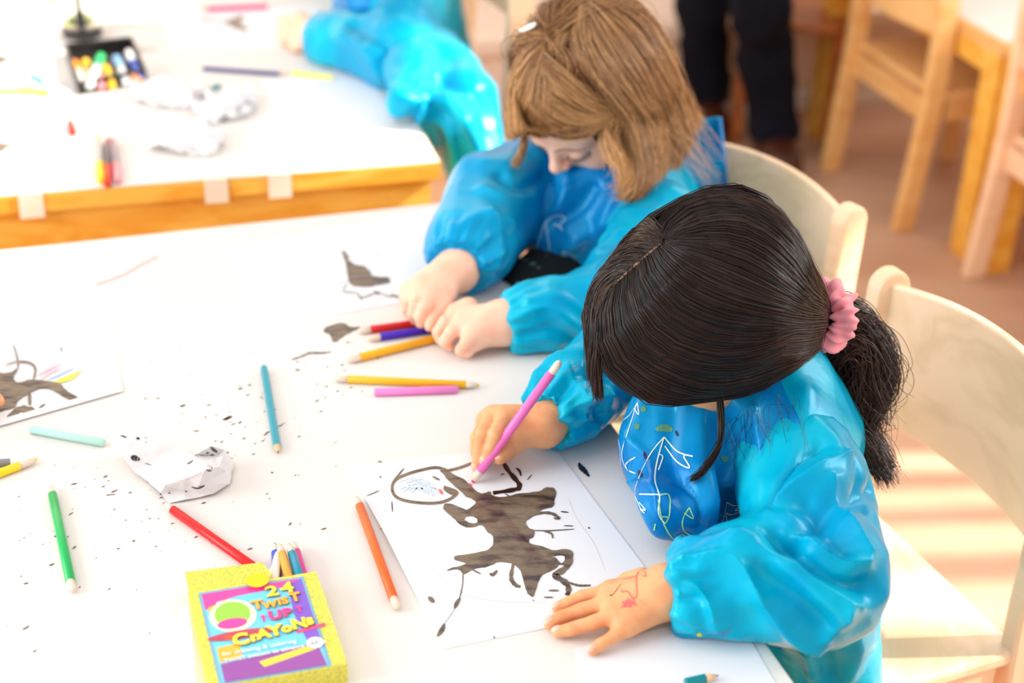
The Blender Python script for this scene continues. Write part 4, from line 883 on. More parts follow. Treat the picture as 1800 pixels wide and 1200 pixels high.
def nails(fingers, m, parent, r=.0046, up=UP, n=None):
    for pts, rad in fingers:
        a, b = pts[-2], pts[-1]; d = (b-a)/np.linalg.norm(b-a); x = np.cross(up, d); x /= np.linalg.norm(x); w = np.cross(d, x); c = b+w*(rad[-1]*.62)+d*.0006
        v_, F_ = nets(lambda P: s_ell(P, c, (rad[-1]*.66, rad[-1]*.95, .0016*1.6), (x, (d-w*.22)/np.linalg.norm(d-w*.22), (w+d*.22)/np.linalg.norm(w+d*.22))), c-.009, c+.009, .0007); tomesh('fingernail', v_, F_, m, parent)
nails(fl, NAIL2, P2); nails([(tR[0], tR[1])], NAIL2, P2, up=A_(-.2, -.6, .7)); nails(fR[:2], NAIL2, P2, up=A_(-.3, -.5, .8))
hb = vbvh(*handL)
decal('marker_scribble', hb, [([(1040,250),(1015,300),(880,330)], .0012, .3), ([(1020,300),(1025,480),(990,520),(930,450),(880,460),(870,430)], .0011, .3), ([(860,620),(960,560),(1010,590)], .0014, .4), ([(880,560),(960,600),(940,540),(900,600),(970,570),(890,590)], .0030, .3), ([(1080,290),(1120,300),(1100,240)], .001, .4), ([(980,520),(1020,600)], .0012, .4)], flat('skin_marker', 236, 100, 96, .5), P2, sc=5.715, of=(940, 960), off=.0004)
decal('marker_scribble', hb, [([(870,372),(820,440),(780,490)], .0008, .4), ([(750,492),(785,490)], .0016, .4)], flat('skin_pencil', 110, 84, 66, .5), P2, sc=5.715, of=(940, 960), off=.0004)
trousers('trousers', hp, kn, ft, flat('dark_leggings', 30, 34, 50, .8), P2)
# purple cuff of the shirt under the smock, left wrist
cuL, cuR = wrL+axL*.004, wrR+axR*.006
v_, F_ = nets(lambda P: smax(s_cap(P, cuL-axL*.03, cuL+axL*.02, .0222, .0240), -((P-(cuL-axL*.0080))@axL), .001), cuL-.04, cuL+.04, .0018); tomesh('shirt_cuff', v_, F_, flat('violet_knit', 170, 34, 150, .7), P2)
# smock sleeves
def sleeve(name, sh, el, wr, ax, rs, parent, m, lines, seed, extra=(), h=.0026, amp=.0015, n=15, reach=.042, cut=None):
    cu = wr
    def f(P):
        d = chain(P, [sh, el], rs[:2], .02); d = smin(d, chain(P, [el, cu+ax*.048, cu+ax*.020, cu], [rs[1], rs[2], rs[2]*.86, rs[3]], .012), .02)
        for e in extra: d = smin(d, s_cap(P, A_(*e[0]), A_(*e[1]), e[2], e[3]), .02)
        d = smax(d, -((P-(cu-ax*.0005))@ax), .0012) if cut is None else d
        return smax(d, (TZ+.0016)-P[..., 2]-np.clip(cut_plane(P), 0, 1)*9, .002)
    pts = [sh, el, wr]+[A_(*q) for e in extra for q in e[:2]]
    lo, hi = bounds(pts, max(rs)+.012); v, F = nets(f, lo, hi, h); v = smooth_v(v, F, 1)
    v = folds(v, F, lines); v = crinkle(v, F, amp, 34, seed); v = gather(v, cu, ax, reach, n, .0021, seed); v = smooth_v(v, F, 1, .4)
    return tomesh(name, v, F, m, parent, sub=1), (v, F)
def cut_plane(P):
    """>0 right of the front table's edge, where cloth may hang below the top"""
    e = cA+E2*0; return ((P-e)@E1)*40
R_F, V_F = .0062, -.0075
linesL = [([(1205,985),(1275,978),(1315,1010),(1345,1065),(1400,1115),(1440,1135)], .009, .013, 1), ([(1215,1010),(1270,1040),(1320,1090)], .014, -.010, 0), ([(1300,950),(1370,985),(1430,1035),(1480,1075)], .013, .010, 0), ([(1345,1010),(1400,1050),(1450,1100)], .011, -.013, 0),
  ([(1355,930),(1395,965),(1440,1005),(1490,1028),(1528,1030)], .008, -.019, 1), ([(1350,900),(1380,870),(1440,830),(1490,805)], .010, .014, 1), ([(1385,945),(1420,915),(1480,880),(1540,860)], .012, -.013, 0), ([(1352,895),(1368,850),(1410,800),(1440,785)], .007, -.015, 1),
  ([(1400,930),(1440,960),(1490,985),(1520,990)], .008, .012, 1), ([(1400,985),(1460,1030),(1515,1062)], .006, .010, 1), ([(1415,880),(1450,910),(1480,960)], .012, -.012, 0), ([(1180,1010),(1230,1035),(1255,1085)], .006, .008, 1), ([(1200,955),(1260,948),(1330,945)], .010, .007, 0), ([(1185,1075),(1230,1095),(1300,1118)], .006, .007, 1), ([(1190,1040),(1225,1060),(1240,1100)], .007, -.006, 0), ([(1455,1120),(1485,1085),(1490,1060)], .006, .008, 1), ([(1460,850),(1495,920),(1525,970)], .010, .010, 1), ([(1430,740),(1470,790),(1480,850)], .012, .007, 0), ([(1490,800),(1520,850),(1530,900)], .010, -.007, 0)]
oL, mL = sleeve('sleeve', shL+A_(0, .0, -.004), elL, cuL, axL, [.060, .056, .046, .025], P2, SLV, linesL, 3, extra=[(elL+A_(.012, 0, -.006), elL+A_(-.06, .01, -.006), .052, .05), (shL+A_(.03, .0, -.03), elL+A_(.02, .02, .0), .05, .05)])
linesR = [([(925,705),(945,660),(985,628),(1040,622)], .007, .009, 1), ([(955,720),(985,685),(1030,655),(1075,655)], .009, -.010, 0), ([(980,740),(1030,705),(1075,695)], .007, .010, 1), ([(960,762),(1010,757),(1070,740)], .008, -.007, 0), ([(940,695),(965,655)], .006, -.006, 0), ([(1000,645),(1025,690),(1035,740)], .008, .007, 1), ([(1045,640),(1060,690),(1065,740)], .007, -.008, 0), ([(1015,725),(1060,725)], .007, -.007, 0)]
oR, mR = sleeve('sleeve', shR, elR, cuR, axR, [.050, .047, .041, .024], P2, SLV, linesR, 5, extra=[(elR+A_(-.02, -.02, 0), elR+A_(-.05, -.06, -.002), .043, .042)])
# smock body
chf = che-E1*.03
def sm2(P):
    d = chain(P, [pel+A_(.01, -.01, -.01), che+A_(.015, -.005, .0), nb+A_(.02, -.005, -.01)], [.095, .092, .056], .04)
    d = smin(d, chain(P, [pel-E1*.07, che-E1*.056+UP*-.02, nb-E1*.03], [.075, .062, .04], .03), .03)
    d = smin(d, s_cap(P, shL+A_(0, .01, .0), shR+A_(0, -.01, 0), .054, .05), .04)
    d = smin(d, s_cap(P, che-E1*.045-UP*.01, A_(.165, 1.275, .572), .06, .036), .03)
    d = smin(d, chain(P, [pel+E2*.05, A_(.300, 1.235, .50), A_(.315, 1.245, .42), A_(.32, 1.25, .36)], [.07, .052, .05, .052], .02), .03)
    d = smin(d, s_cap(P, pel+E2*.07-E1*.02-UP*.02, pel+E2*.09-E1*.12-UP*.03, .07, .06), .03)
    d = smin(d, s_cap(P, pel-E2*.07-E1*.02-UP*.02, pel-E2*.07-E1*.12-UP*.03, .07, .06), .03)
    return d
lo, hi = bounds([pel, che, nb, shL, shR, pel-E1*.1, A_(.32, 1.25, .37)], .125); v, F = nets(sm2, lo, hi, .003); v = smooth_v(v, F, 1)
# keep the cloth clear of the table top: push everything in front of its edge back
eg = (v-(cA+UP*0))@E1; mk = (eg < .004) & (v[:, 2] < TZ+.004); v[mk] += E1*(.004-eg[mk])[:, None]
bibl = [([(1110,760),(1150,820),(1165,900)], .006, .008, 1), ([(1200,840),(1230,880),(1235,930)], .006, -.010, 1), ([(1120,840),(1170,870),(1210,930)], .007, .007, 1), ([(1130,690),(1120,780),(1130,860),(1160,930)], .012, .007, 0), ([(1180,720),(1175,800),(1200,880),(1210,940)], .010, -.006, 0), ([(1270,740),(1290,800),(1285,860),(1300,930)], .013, -.018, 0), ([(1330,720),(1345,800),(1335,880),(1345,925)], .008, .014, 1), ([(1120,900),(1180,920),(1240,935)], .008, .008, 1), ([(1240,730),(1235,800),(1250,880)], .012, .007, 0), ([(1395,1100),(1440,1130),(1460,1190)], .010, -.008, 0), ([(1500,1090),(1510,1140),(1490,1190)], .010, .006, 0), ([(1420,1150),(1430,1190)], .006, .005, 0), ([(1420,690),(1400,760),(1370,820)], .012, .007, 0), ([(1095,720),(1100,800),(1120,880)], .008, -.004, 0)]
v = folds(v, F, bibl); v = crinkle(v, F, .0012, 28, 9); SM2 = (v, F)
def zone(v, che, fw, sd, x0=.0, w=.085, q0=0):
    s_loc = (v-che)@fw; q = (v-che)@sd-q0; return np.clip(.5+12*np.maximum(np.minimum(s_loc-x0, w-np.abs(q)), np.minimum(np.minimum(s_loc-.035, .17-np.abs(q)), che[2]-.005-v[:, 2])), 0, 1)
def setz(o, z): o.data.attributes.new('zone', 'FLOAT', 'POINT').data.foreach_set('value', z.astype(np.float32))
smo = tomesh('smock', v, F, SMK, P2, sub=1); setz(smo, zone(v, che, -E1, E2, .0, .12, .025))
sb2 = vbvh(*SM2)
OB, SB_ = (1080, 640), 1029/480
WL, GL = flat('print_white', 226, 244, 246, .5), flat('print_green', 170, 226, 150, .5)
decal('castle_print', sb2, [([(88,145),(60,190),(10,240),(22,310),(30,400),(60,470)], .0011, 0), ([(88,145),(60,230),(30,330),(45,390),(80,412)], .0011, 0), ([(88,145),(92,190),(75,165)], .001, 0), ([(80,350),(45,375),(52,400)], .001, 0),
  ([(187,275),(130,350),(80,470),(95,530),(110,555)], .0012, 0), ([(187,275),(160,370),(152,440),(170,500),(165,560),(190,600)], .0012, 0), ([(187,275),(240,330),(296,348),(262,345),(284,390),(240,370),(190,310)], .0012, 0), ([(165,340),(182,350),(165,400)], .001, 0),
  ([(95,490),(150,490),(172,492)], .0011, 0), ([(95,520),(118,548),(100,545),(115,560)], .0011, 0)], WL, smo, sc=SB_, of=OB)
decal('castle_print', sb2, [([(172,492),(205,495),(208,560),(190,598),(175,570),(165,510)], .0011, 0), ([(185,600),(215,650),(240,655)], .0011, 0), ([(155,600),(150,625)], .0011, 0), ([(175,572),(206,575)], .001, 0),
  ([(282,540),(258,580),(262,625),(300,650)], .0011, 0), ([(282,540),(296,580),(262,560)], .0011, 0), ([(225,655),(255,640),(270,655)], .001, 0)], GL, smo, sc=SB_, of=OB)
decal('castle_print', sb2, [([(422,518),(410,580),(382,640)], .0011, 0), ([(418,565),(428,636),(385,625)], .0011, 0), ([(422,518),(445,530),(472,532),(455,548),(476,552),(440,566),(420,560)], .0011, 0)], WL, smo, sc=SB_, of=OB)
decal('paint_spot', sb2, [([(155,245),(190,240),(220,250)], .008, .8), ([(100,175),(120,165)], .007, .8), ([(80,225),(90,245)], .006, .8), ([(400,350),(430,362)], .006, .9)], flat('spot_yellow', 90, 150, 120, .6), smo, sc=SB_, of=OB, off=.0004)
decal('paint_spot', sb2, [([(112,330),(120,362)], .003, .8), ([(90,400),(104,425)], .005, .8), ([(230,250),(242,272)], .003, .8)], flat('spot_dark', 20, 40, 80, .6), smo, sc=SB_, of=OB, off=.0004)
slb = vbvh(*mL); decal('paint_spot', slb, [([(1227,1112),(1231,1118)], .005, .8)], flat('spot_lemon', 214, 214, 60, .6), oL, off=.0005); decal('paint_spot', slb, [([(1252,1112),(1280,1108),(1285,1100)], .0014, .8), ([(1262,1118),(1278,1114)], .0012, .8)], flat('spot_mauve', 90, 130, 170, .6), oL, off=.0004)
slr = vbvh(*mR); decal('paint_spot', slr, [([(985,658),(1002,650),(1022,640)], .0012, .8)], flat('spot_mauve', 90, 130, 170, .6), oR, off=.0004)
# pink crayon in the hand
crayon(None, (240, 110, 184), 'pink twist crayon held in the dark-haired girl\'s right hand', P0=CT+cd_*.013, P1=CE-cd_*.0145, ends=('cone', 'plug'), rgb2=(214, 60, 120), r=.0046, group=None)
# hair
HM2 = hair_mat('dark_hair', (16, 9, 8), (70, 40, 26), .27, .5)
cap_c = H2+l2*.002
def cap2(P):
    d = s_ell(P, cap_c+u2*.004-f2_*.002, (.085, .103, .089), (l2, f2_, u2)); d = smin(d, s_ell(P, H2+u2*.022+f2_*.050, (.074, .058, .062), (l2, f2_, u2)), .03)
    d = smin(d, s_ell(P, H2+l2*.018-u2*.030-f2_*.022, (.074, .066, .080), (l2, f2_, u2)), .03)
    pb = aty(1432, 560, 1.43); d = smin(d, s_cap(P, cap_c-f2_*.045, pb, .072, .017), .03)
    face = s_ell(P, H2+f2_*.11-u2*.075, (.060, .070, .085), (l2, f2_, u2)); return smax(d, -face, .01)
v, F = nets(cap2, H2-.17, H2+.17, .003); v = smooth_v(v, F, 2); CAP2 = (v, F)
co = tomesh('hair_base', v-vnormals(v, F)*.002, F, hair_mat('dark_hair_base', (14, 8, 7), (14, 8, 7), .6, .3), P2); at_ = co.data.attributes.new('shade', 'FLOAT', 'POINT')
cb = vbvh(*CAP2); o_ = lambda *p, off=.001: on(cb, p, off)
PB = aty(1440, 562, 1.425)
guides = [[(1072,516),(1058,560),(1066,625),(1110,675),(1190,703),(1290,712),(1380,682)], [(1088,500),(1080,560),(1100,620),(1160,662),(1250,685),(1335,670),(1395,635)], [(1108,480),(1106,535),(1135,595),(1200,635),(1285,645),(1365,620)], [(1125,464),(1130,510),(1170,565),(1240,600),(1320,600),(1390,580)],
  [(1143,448),(1160,490),(1210,535),(1280,562),(1350,568)], [(1160,434),(1190,470),(1245,505),(1320,532),(1390,548)], [(1172,430),(1220,455),(1290,485),(1350,512),(1410,540)], [(1180,428),(1250,430),(1320,450),(1375,490),(1420,530)], [(1172,424),(1235,398),(1310,398),(1375,440),(1420,505)], [(1165,422),(1200,375),(1270,355),(1345,378),(1400,430),(1428,500)], [(1155,425),(1170,378),(1235,345),(1310,345),(1370,380),(1425,470)]]
GG = [o_(*g_)+[PB] for g_ in guides]
far = []       # far side of the head, out of the photograph's sight
for k in range(1, 7):
    a = k*.42; st = H2+u2*.098+f2_*(.075-.01*k); pts = []
    for t in np.linspace(0, 1, 7)[:-1]:
        th_ = math.pi*.92*t; pl_ = (u2*math.cos(a)-l2*math.sin(a)); pts.append(cap_c+f2_*.104*math.cos(th_+.3)*.95+pl_*(.098*math.sin(th_+.3)))
    far.append(pts+[PB])
left = [[(1172,425),(1150,392),(1105,402),(1066,432),(1034,468)], [(1168,427),(1138,408),(1090,422),(1052,450),(1028,484)], [(1165,430),(1125,424),(1078,440),(1040,470),(1026,500)], [(1150,442),(1110,440),(1068,460),(1038,490),(1030,520)], [(1130,460),(1095,462),(1062,485),(1044,515),(1040,545)], [(1105,482),(1080,490),(1062,512),(1052,545),(1050,575)], [(1078,512),(1068,530),(1058,556),(1056,590)]]
LG = [o_(*g_) for g_ in left]
for g_ in LG:
    d = g_[-1]-g_[-2]; d /= np.linalg.norm(d); g_ += [g_[-1]+d*.015-UP*.012, g_[-1]+d*.02-UP*.04+E2*.01]
gs = [dict(g=GG, bvh=cb, n=6500, r=.00040, j=.0010, spread=.6, center=cap_c, lift=(0, .0022), clump=16, tone=.25), dict(g=far[::-1], bvh=cb, n=1300, r=.0005, j=.0009, tone=.2, center=cap_c, lift=(0, .001)), dict(g=LG, bvh=cb, n=1700, r=.00045, j=.0014, spread=1.1, tone=.35, clump=8, center=cap_c, lift=(0, .003))]
strands('hair', gs, HM2, P2, 1, M_=16)
# scalp showing at the parting and the whorl
decal('scalp', cb, [([(1078,512),(1098,490),(1120,470),(1145,448),(1166,431)], .0026, .6)], flat('scalp', 150, 106, 82, .6), P2, off=.0040)
# ponytail
def tail(pts): return [aty(*p) for p in pts]
y0 = 1.425
TG = [tail([(1440,548,y0),(1480,535,1.45),(1530,560,1.46),(1562,620,1.45),(1560,680,1.43),(1530,725,1.40)]), tail([(1442,560,y0),(1480,560,1.45),(1520,600,1.46),(1540,650,1.45),(1525,700,1.43),(1490,735,1.41),(1500,760,1.4)]), tail([(1440,575,y0),(1465,600,1.44),(1490,650,1.44),(1490,700,1.42),(1510,755,1.41),(1545,800,1.40),(1562,838,1.39)]), tail([(1438,585,y0),(1440,630,1.43),(1440,680,1.42),(1470,720,1.41),(1515,770,1.40),(1550,825,1.39)]), tail([(1436,590,y0),(1425,640,1.42),(1430,690,1.40),(1460,730,1.39),(1500,775,1.39)])]
wild = [tail([(1445,560,y0),(1510,555,1.44),(1555,600,1.43),(1568,660,1.42),(1540,700,1.41),(1560,718,1.41)]), tail([(1480,640,1.42),(1500,620,1.42),(1520,660,1.42),(1500,700,1.41),(1530,745,1.40),(1520,780,1.4)])]
strands('ponytail', [dict(g=TG, n=2000, r=.00055, j=.0045, spread=1.0, clump=5, wave=(.0035, 9), tone=.45), dict(g=wild, n=320, r=.0004, j=.006, wave=(.005, 11), tone=.8), dict(g=TG[2:], n=800, r=.0005, j=.003, spread=.8, clump=4, tone=.4)], HM2, P2, 2, M_=26)
# loose hairs over the smock
LH = [tail([(1262,700,1.31),(1265,740,1.30),(1262,780,1.285),(1240,815,1.27),(1212,845,1.26)]), tail([(1270,700,1.31),(1272,750,1.30),(1262,795,1.285),(1235,835,1.27),(1218,842,1.26)])]
thin = [on(sb2, [(1320+20*k, 725-6*k), (1318+22*k, 760), (1312+24*k, 800+4*k), (1300+27*k, 835+6*k)], .004) for k in range(-2, 5)]; thin = [g_ for g_ in thin if len(g_) > 2]
strands('loose_lock', [dict(g=LH, n=70, r=.00045, j=.0012, tone=.2), dict(g=thin, n=44, r=.0002, j=.007, spread=1.5, cut=.5, tone=.2)], HM2, P2, 3)
# scrunchie
tc_ = aty(1452, 556, 1.425); ta = (aty(1490, 565, 1.45)-aty(1425, 552, 1.42)); xs_, ys_, ts_ = frame_of(ta); v = []; F = []
NU, NV = 150, 30
for i in range(NU):
    a = 2*math.pi*i/NU; R_ = .0225+.0012*math.sin(5*a+1); cc = tc_+(xs_*math.cos(a)+ys_*math.sin(a))*R_+ts_*.0025*math.sin(4*a)
    for k in range(NV):
        b = 2*math.pi*k/NV; rr = .0106*(1+.20*math.sin(7*a+2.2*math.sin(b+a*3))+.17*math.sin(13*a+2*b+math.sin(5*a))+.13*math.sin(5*a-3*b)+.10*math.sin(23*a+b))
        v.append(cc+(xs_*math.cos(a)+ys_*math.sin(a))*math.cos(b)*rr+ts_*math.sin(b)*rr*1.2)
F = np.array([(i*NV+k, ((i+1) % NU)*NV+k, ((i+1) % NU)*NV+(k+1) % NV, i*NV+(k+1) % NV) for i in range(NU) for k in range(NV)])
rawmesh('hair_tie', v, F, mat('pink_cloth', lin(240, 146, 158), .6, sheen=.3), P2)
# ================================================================== the fair-haired girl
P1 = empty('person', (c1[0]-.15, c1[1]-.05, SEAT), 'child with light brown hair and a white hair clip, blue smock, hands on crayons', 'person')
H1 = aty(1030, 158, 1.9); l1, f1_, u1 = ortho(A_(-.45, -.52, -.72))
tf_ = A_(-.87, -.49, 0); tl_ = np.cross(UP, tf_)      # torso forward and left
pel1, che1, nb1 = A_(.215, 1.945, .44), A_(.125, 1.925, .585), A_(.115, 1.925, .655)
shR1, shL1 = che1-tl_*.105+UP*.02, che1+tl_*.105+UP*.015; elR1, elL1 = A_(-.03, 1.895, .595), A_(.115, 1.675, .568)
Z5 = lambda x, y: (680+x/6, 440+y/6)
def jx(x, y, h): return J(*Z5(x, y), h)
wrR1 = jx(735, 215, .040); wrL1 = jx(1235, 760, .032)
hf1, L1 = head_parts(H1, l1, f1_, u1, 1.0)
def head1(P): return smin(hf1(P), chain(P, [L1(0, -.03, -.04), nb1], [.040, .040]), .02)
MI = []; v_, F_ = nets(head1, H1-.14, H1+.13, .0024); v_ = smooth_v(v_, F_, 1); MI.append((v_, F_)); headm = (v_, F_)
hp, kn, ft = legs_of(pel1, tf_*.9-E1*.1, tl_); tf1 = torso_fn(pel1, che1, nb1, shL1, shR1, elL1, elR1, wrL1+(elL1-wrL1)*.25, wrR1+(elR1-wrR1)*.3, hp, kn, ft)
lo, hi = bounds([pel1, che1, *kn, *ft, elL1, elR1, wrR1, wrL1, nb1], .09); v_, F_ = nets(tf1, lo, hi, .007); MI.append((v_, F_))
fR1 = [([jx(440, 480, .036), jx(395, 600, .034), jx(350, 700, .022), jx(360, 775, .013)], [.0085, .0075, .0068, .0060]),
       ([jx(340, 460, .036), jx(300, 570, .033), jx(270, 670, .021), jx(300, 740, .010)], [.0085, .0074, .0066, .0058]),
       ([jx(270, 450, .032), jx(232, 530, .028), jx(215, 620, .017), jx(240, 680, .008)], [.0082, .0070, .0062, .0055]),
       ([jx(240, 430, .024), jx(196, 500, .020), jx(190, 560, .012), jx(205, 605, .007)], [.0075, .0064, .0058, .005])]
tR1 = ([jx(640, 440, .034), jx(580, 560, .028), jx(500, 700, .022), jx(455, 800, .016)], [.0115, .0090, .0078, .0066])
hR1 = hand_fn(wrR1, .0215, [p[0][0] for p in fR1], fR1, tR1, fore=([wrR1, wrR1+(elR1-wrR1)*.5], [.022, .025]), palm_r=.0125)
v_, F_ = nets(hR1, *bounds([wrR1, wrR1+UP*.02, *[p for q in fR1 for p in q[0]], *tR1[0]], .03), .0018); MI.append((smooth_v(v_, F_, 1), F_))
fL1 = [([jx(740, 690, .030), jx(610, 760, .030), jx(540, 860, .018), jx(560, 935, .010)], [.0088, .0078, .0070, .0062]),
       ([jx(800, 780, .031), jx(680, 860, .029), jx(610, 960, .017), jx(660, 1010, .009)], [.0088, .0078, .0070, .0060]),
       ([jx(900, 880, .028), jx(850, 960, .025), jx(785, 1050, .014), jx(815, 1070, .008)], [.0090, .0078, .0070, .006]),
       ([jx(960, 920, .022), jx(930, 990, .018), jx(850, 1075, .011), jx(830, 1080, .008)], [.0080, .0070, .0062, .0055])]
tL1 = ([jx(860, 600, .030), jx(700, 640, .024), jx(590, 740, .016), jx(545, 800, .011)], [.0120, .0090, .0078, .0068])
hL1 = hand_fn(wrL1, .0215, [p[0][0] for p in fL1], fL1, tL1, fore=([wrL1, wrL1+(elL1-wrL1)*.5], [.0215, .025]), palm_r=.0125)
v_, F_ = nets(hL1, *bounds([wrL1, wrL1+UP*.01, *[p for q in fL1 for p in q[0]], *tL1[0]], .03), .0018); MI.append((smooth_v(v_, F_, 1), F_))
v_, F_ = join(MI); nh = len(headm[1]); fc = v_[F_[:nh]].mean(1)-H1; loc = np.stack([fc@l1, fc@f1_, fc@u1], 1)
lipm = ((loc[:, 0]/.0175)**2+((loc[:, 2]+.0512)/(.0078*(1-.35*np.abs(loc[:, 0])/.0175)))**2 < 1) & (loc[:, 1] > .07)
mi = np.zeros(len(F_)); mi[:nh][lipm] = 1
tomesh('body', v_, F_, [SK1, LIP], P1, sub=1, matidx=mi)
trousers('trousers', hp, kn, ft, mat('dark_floral_cotton', lin(8, 12, 18), .8, noise=(lin(60, 110, 90), 60, .62, .66)), P1)
hb1 = vbvh(*headm)
def face_line(name, pts, w, m, par, off=.0005, tp=.6):
    """line drawn on the face in head coordinates (left, up), thrown from the front"""
    v = []; f = []; P = catmull(np.array(pts, float), 6); L_ = []
    for x, z in P:
        o_ = H1+l1*x+u1*z+f1_*.14; loc, nor, i, d = hb1.ray_cast(Vector(o_), Vector(-f1_))
        if loc: L_.append((np.array(loc), np.array(nor)))
    for i in range(len(L_)):
        d = L_[min(i+1, len(L_)-1)][0]-L_[max(i-1, 0)][0]; s = np.cross(L_[i][1], d); s /= np.linalg.norm(s)+1e-9; t = i/(len(L_)-1); ww = w/2*(1-tp*abs(2*t-1)**2)
        v += [L_[i][0]+L_[i][1]*off+s*ww, L_[i][0]+L_[i][1]*off-s*ww]
    f = [(2*i, 2*i+1, 2*i+3, 2*i+2) for i in range(len(L_)-1)]; return rawmesh(name, v, f, m, par, smooth=False)
LASH = flat('eyelashes', 74, 48, 40, .6); BROW = flat('eyebrow', 176, 124, 92, .8)
for q in (-1, 1):
    face_line('eyelashes', [(q*.0165, -.0095), (q*.022, -.0125), (q*.029, -.0138), (q*.037, -.0125), (q*.0425, -.009)], .0019, LASH, P1)
    face_line('eyebrow', [(q*.012, .0125), (q*.022, .0170), (q*.034, .0165), (q*.044, .010)], .0034, BROW, P1, tp=.8)
    LG_ = []
    for x in np.linspace(.017, .044, 22):
        z = -.0135+.0042*((x-.029)/.013)**2; o_ = H1+l1*q*x+u1*z+f1_*.14; loc, nor, i, d = hb1.ray_cast(Vector(o_), Vector(-f1_))
        if loc: p = np.array(loc); LG_.append([p, p+f1_*.004-u1*.002+l1*q*(x-.026)*.12, p+f1_*.0065-u1*.0015+l1*q*(x-.026)*.3])
    strands('eyelash', [dict(g=LG_, n=60, r=.0002, j=.0002, tone=0)], LASH, P1, 8, M_=5)
face_line('mouth_line', [(-.015, -.0515), (-.006, -.0508), (0, -.0518), (.006, -.0508), (.015, -.0515)], .0010, flat('mouth_dark', 140, 60, 64, .6), P1)
axR1 = (elR1-wrR1)/np.linalg.norm(elR1-wrR1); axL1 = (elL1-wrL1)/np.linalg.norm(elL1-wrL1)
cR1, cL1 = wrR1+axR1*.004, wrL1+axL1*.004
sleeve('sleeve', shR1, elR1, cR1, axR1, [.058, .060, .052, .026], P1, BLU, [([(800,400),(850,380),(900,390)], .010, .006, 0), ([(790,430),(840,440),(900,420)], .010, -.006, 0), ([(860,370),(880,420),(870,470)], .009, .006, 0), ([(850,330),(900,350),(940,340)], .009, .007, 0), ([(880,310),(920,330),(960,310)], .008, -.007, 0), ([(830,480),(870,450),(890,430)], .008, .005, 0), ([(775,420),(800,440),(810,470)], .008, .004, 0)], 13, extra=[(elR1+A_(-.0, -.01, -.01), wrR1+axR1*.06+A_(.01, .01, 0), .056, .050)])
sleeve('sleeve', shL1, elL1, cL1, axL1, [.056, .052, .043, .025], P1, SLV, [([(900,560),(950,540),(1000,560),(1030,590)], .009, .006, 0), ([(920,590),(970,580),(1020,600)], .008, -.005, 0), ([(930,525),(980,520),(1020,540)], .008, .005, 0)], 15)
def sm1(P):
    d = chain(P, [pel1+A_(.01, 0, -.01), che1+UP*.0-tf_*.005, nb1-tf_*.01], [.105, .092, .052], .04)
    d = smin(d, chain(P, [pel1+tf_*.075, che1+tf_*.055-UP*.03, nb1+tf_*.03], [.08, .062, .036], .03), .03)
    d = smin(d, s_cap(P, shL1, shR1, .052, .052), .04)
    for s in (-1, 1): d = smin(d, s_cap(P, pel1+tl_*s*.06-UP*.02, pel1+tl_*s*.06+tf_*.11-UP*.03, .07, .062), .03)
    return d
lo, hi = bounds([pel1, che1, nb1, shL1, shR1, pel1+tf_*.1], .125); v, F = nets(sm1, lo, hi, .0035); v = smooth_v(v, F, 1)
eg = (v-cA)@E1; mk = (eg < .004) & (v[:, 2] < TZ+.004); v[mk] += E1*(.004-eg[mk])[:, None]
v = folds(v, F, [([(935,310),(930,370),(915,440)], .009, .008, 0), ([(960,300),(965,350),(940,400)], .008, -.009, 0), ([(1000,330),(980,370),(930,400)], .009, .009, 0), ([(1040,330),(1010,370),(970,390)], .009, -.008, 0), ([(1090,330),(1050,400),(1000,440)], .011, .007, 0), ([(1045,400),(1020,450),(980,470)], .009, -.005, 0), ([(1110,370),(1060,400)], .009, .006, 0)])
v = crinkle(v, F, .0013, 26, 19); smo1 = tomesh('smock', v, F, SMK, P1, sub=1); setz(smo1, zone(v, che1, tf_, tl_, .0, .088)); sb1 = vbvh(v, F)
OB6, SB6 = (740, 220), 3.
PW = flat('print_pale', 170, 210, 232, .6)
decal('castle_print', sb1, [([(605,670),(630,590),(655,520),(668,580),(680,660)], .0014, 0), ([(655,515),(700,480),(745,478),(760,500),(735,520),(745,555)], .0016, 0), ([(700,520),(740,540)], .002, .3), ([(595,850),(610,780),(650,690),(665,760),(655,850)], .0016, 0), ([(625,740),(645,780),(660,730)], .002, .3)], PW, smo1, sc=SB6, of=OB6)
decal('castle_print', sb1, [([(725,780),(745,700),(755,665),(770,740),(785,800)], .0016, 0), ([(730,760),(780,762)], .0014, 0), ([(712,870),(720,850)], .0014, 0), ([(800,895),(815,860)], .0014, 0)], PW, smo1, sc=SB6, of=OB6)
decal('castle_print', sb1, [([(755,668),(790,680),(820,695)], .0014, 0)], PW, smo1, sc=SB6, of=OB6)
decal('print_lettering', sb1, [([(700,845),(697,800),(712,802),(713,820),(700,822)], .0011, 0), ([(722,822),(736,818),(732,806),(722,812),(724,830),(738,830)], .0011, 0), ([(745,832),(746,808),(758,812),(760,834)], .0011, 0), ([(768,800),(766,842)], .0011, 0), ([(782,815),(770,822),(784,838)], .0011, 0), ([(792,800),(800,835),(812,800)], .0011, 0)], PW, smo1, sc=SB6, of=OB6)
decal('dark_trouser_gap', sb1, [([(915,478),(935,462),(950,448)], .03, .5)], flat('navy_floral', 10, 20, 34, .7), P1, off=.001) if False else None
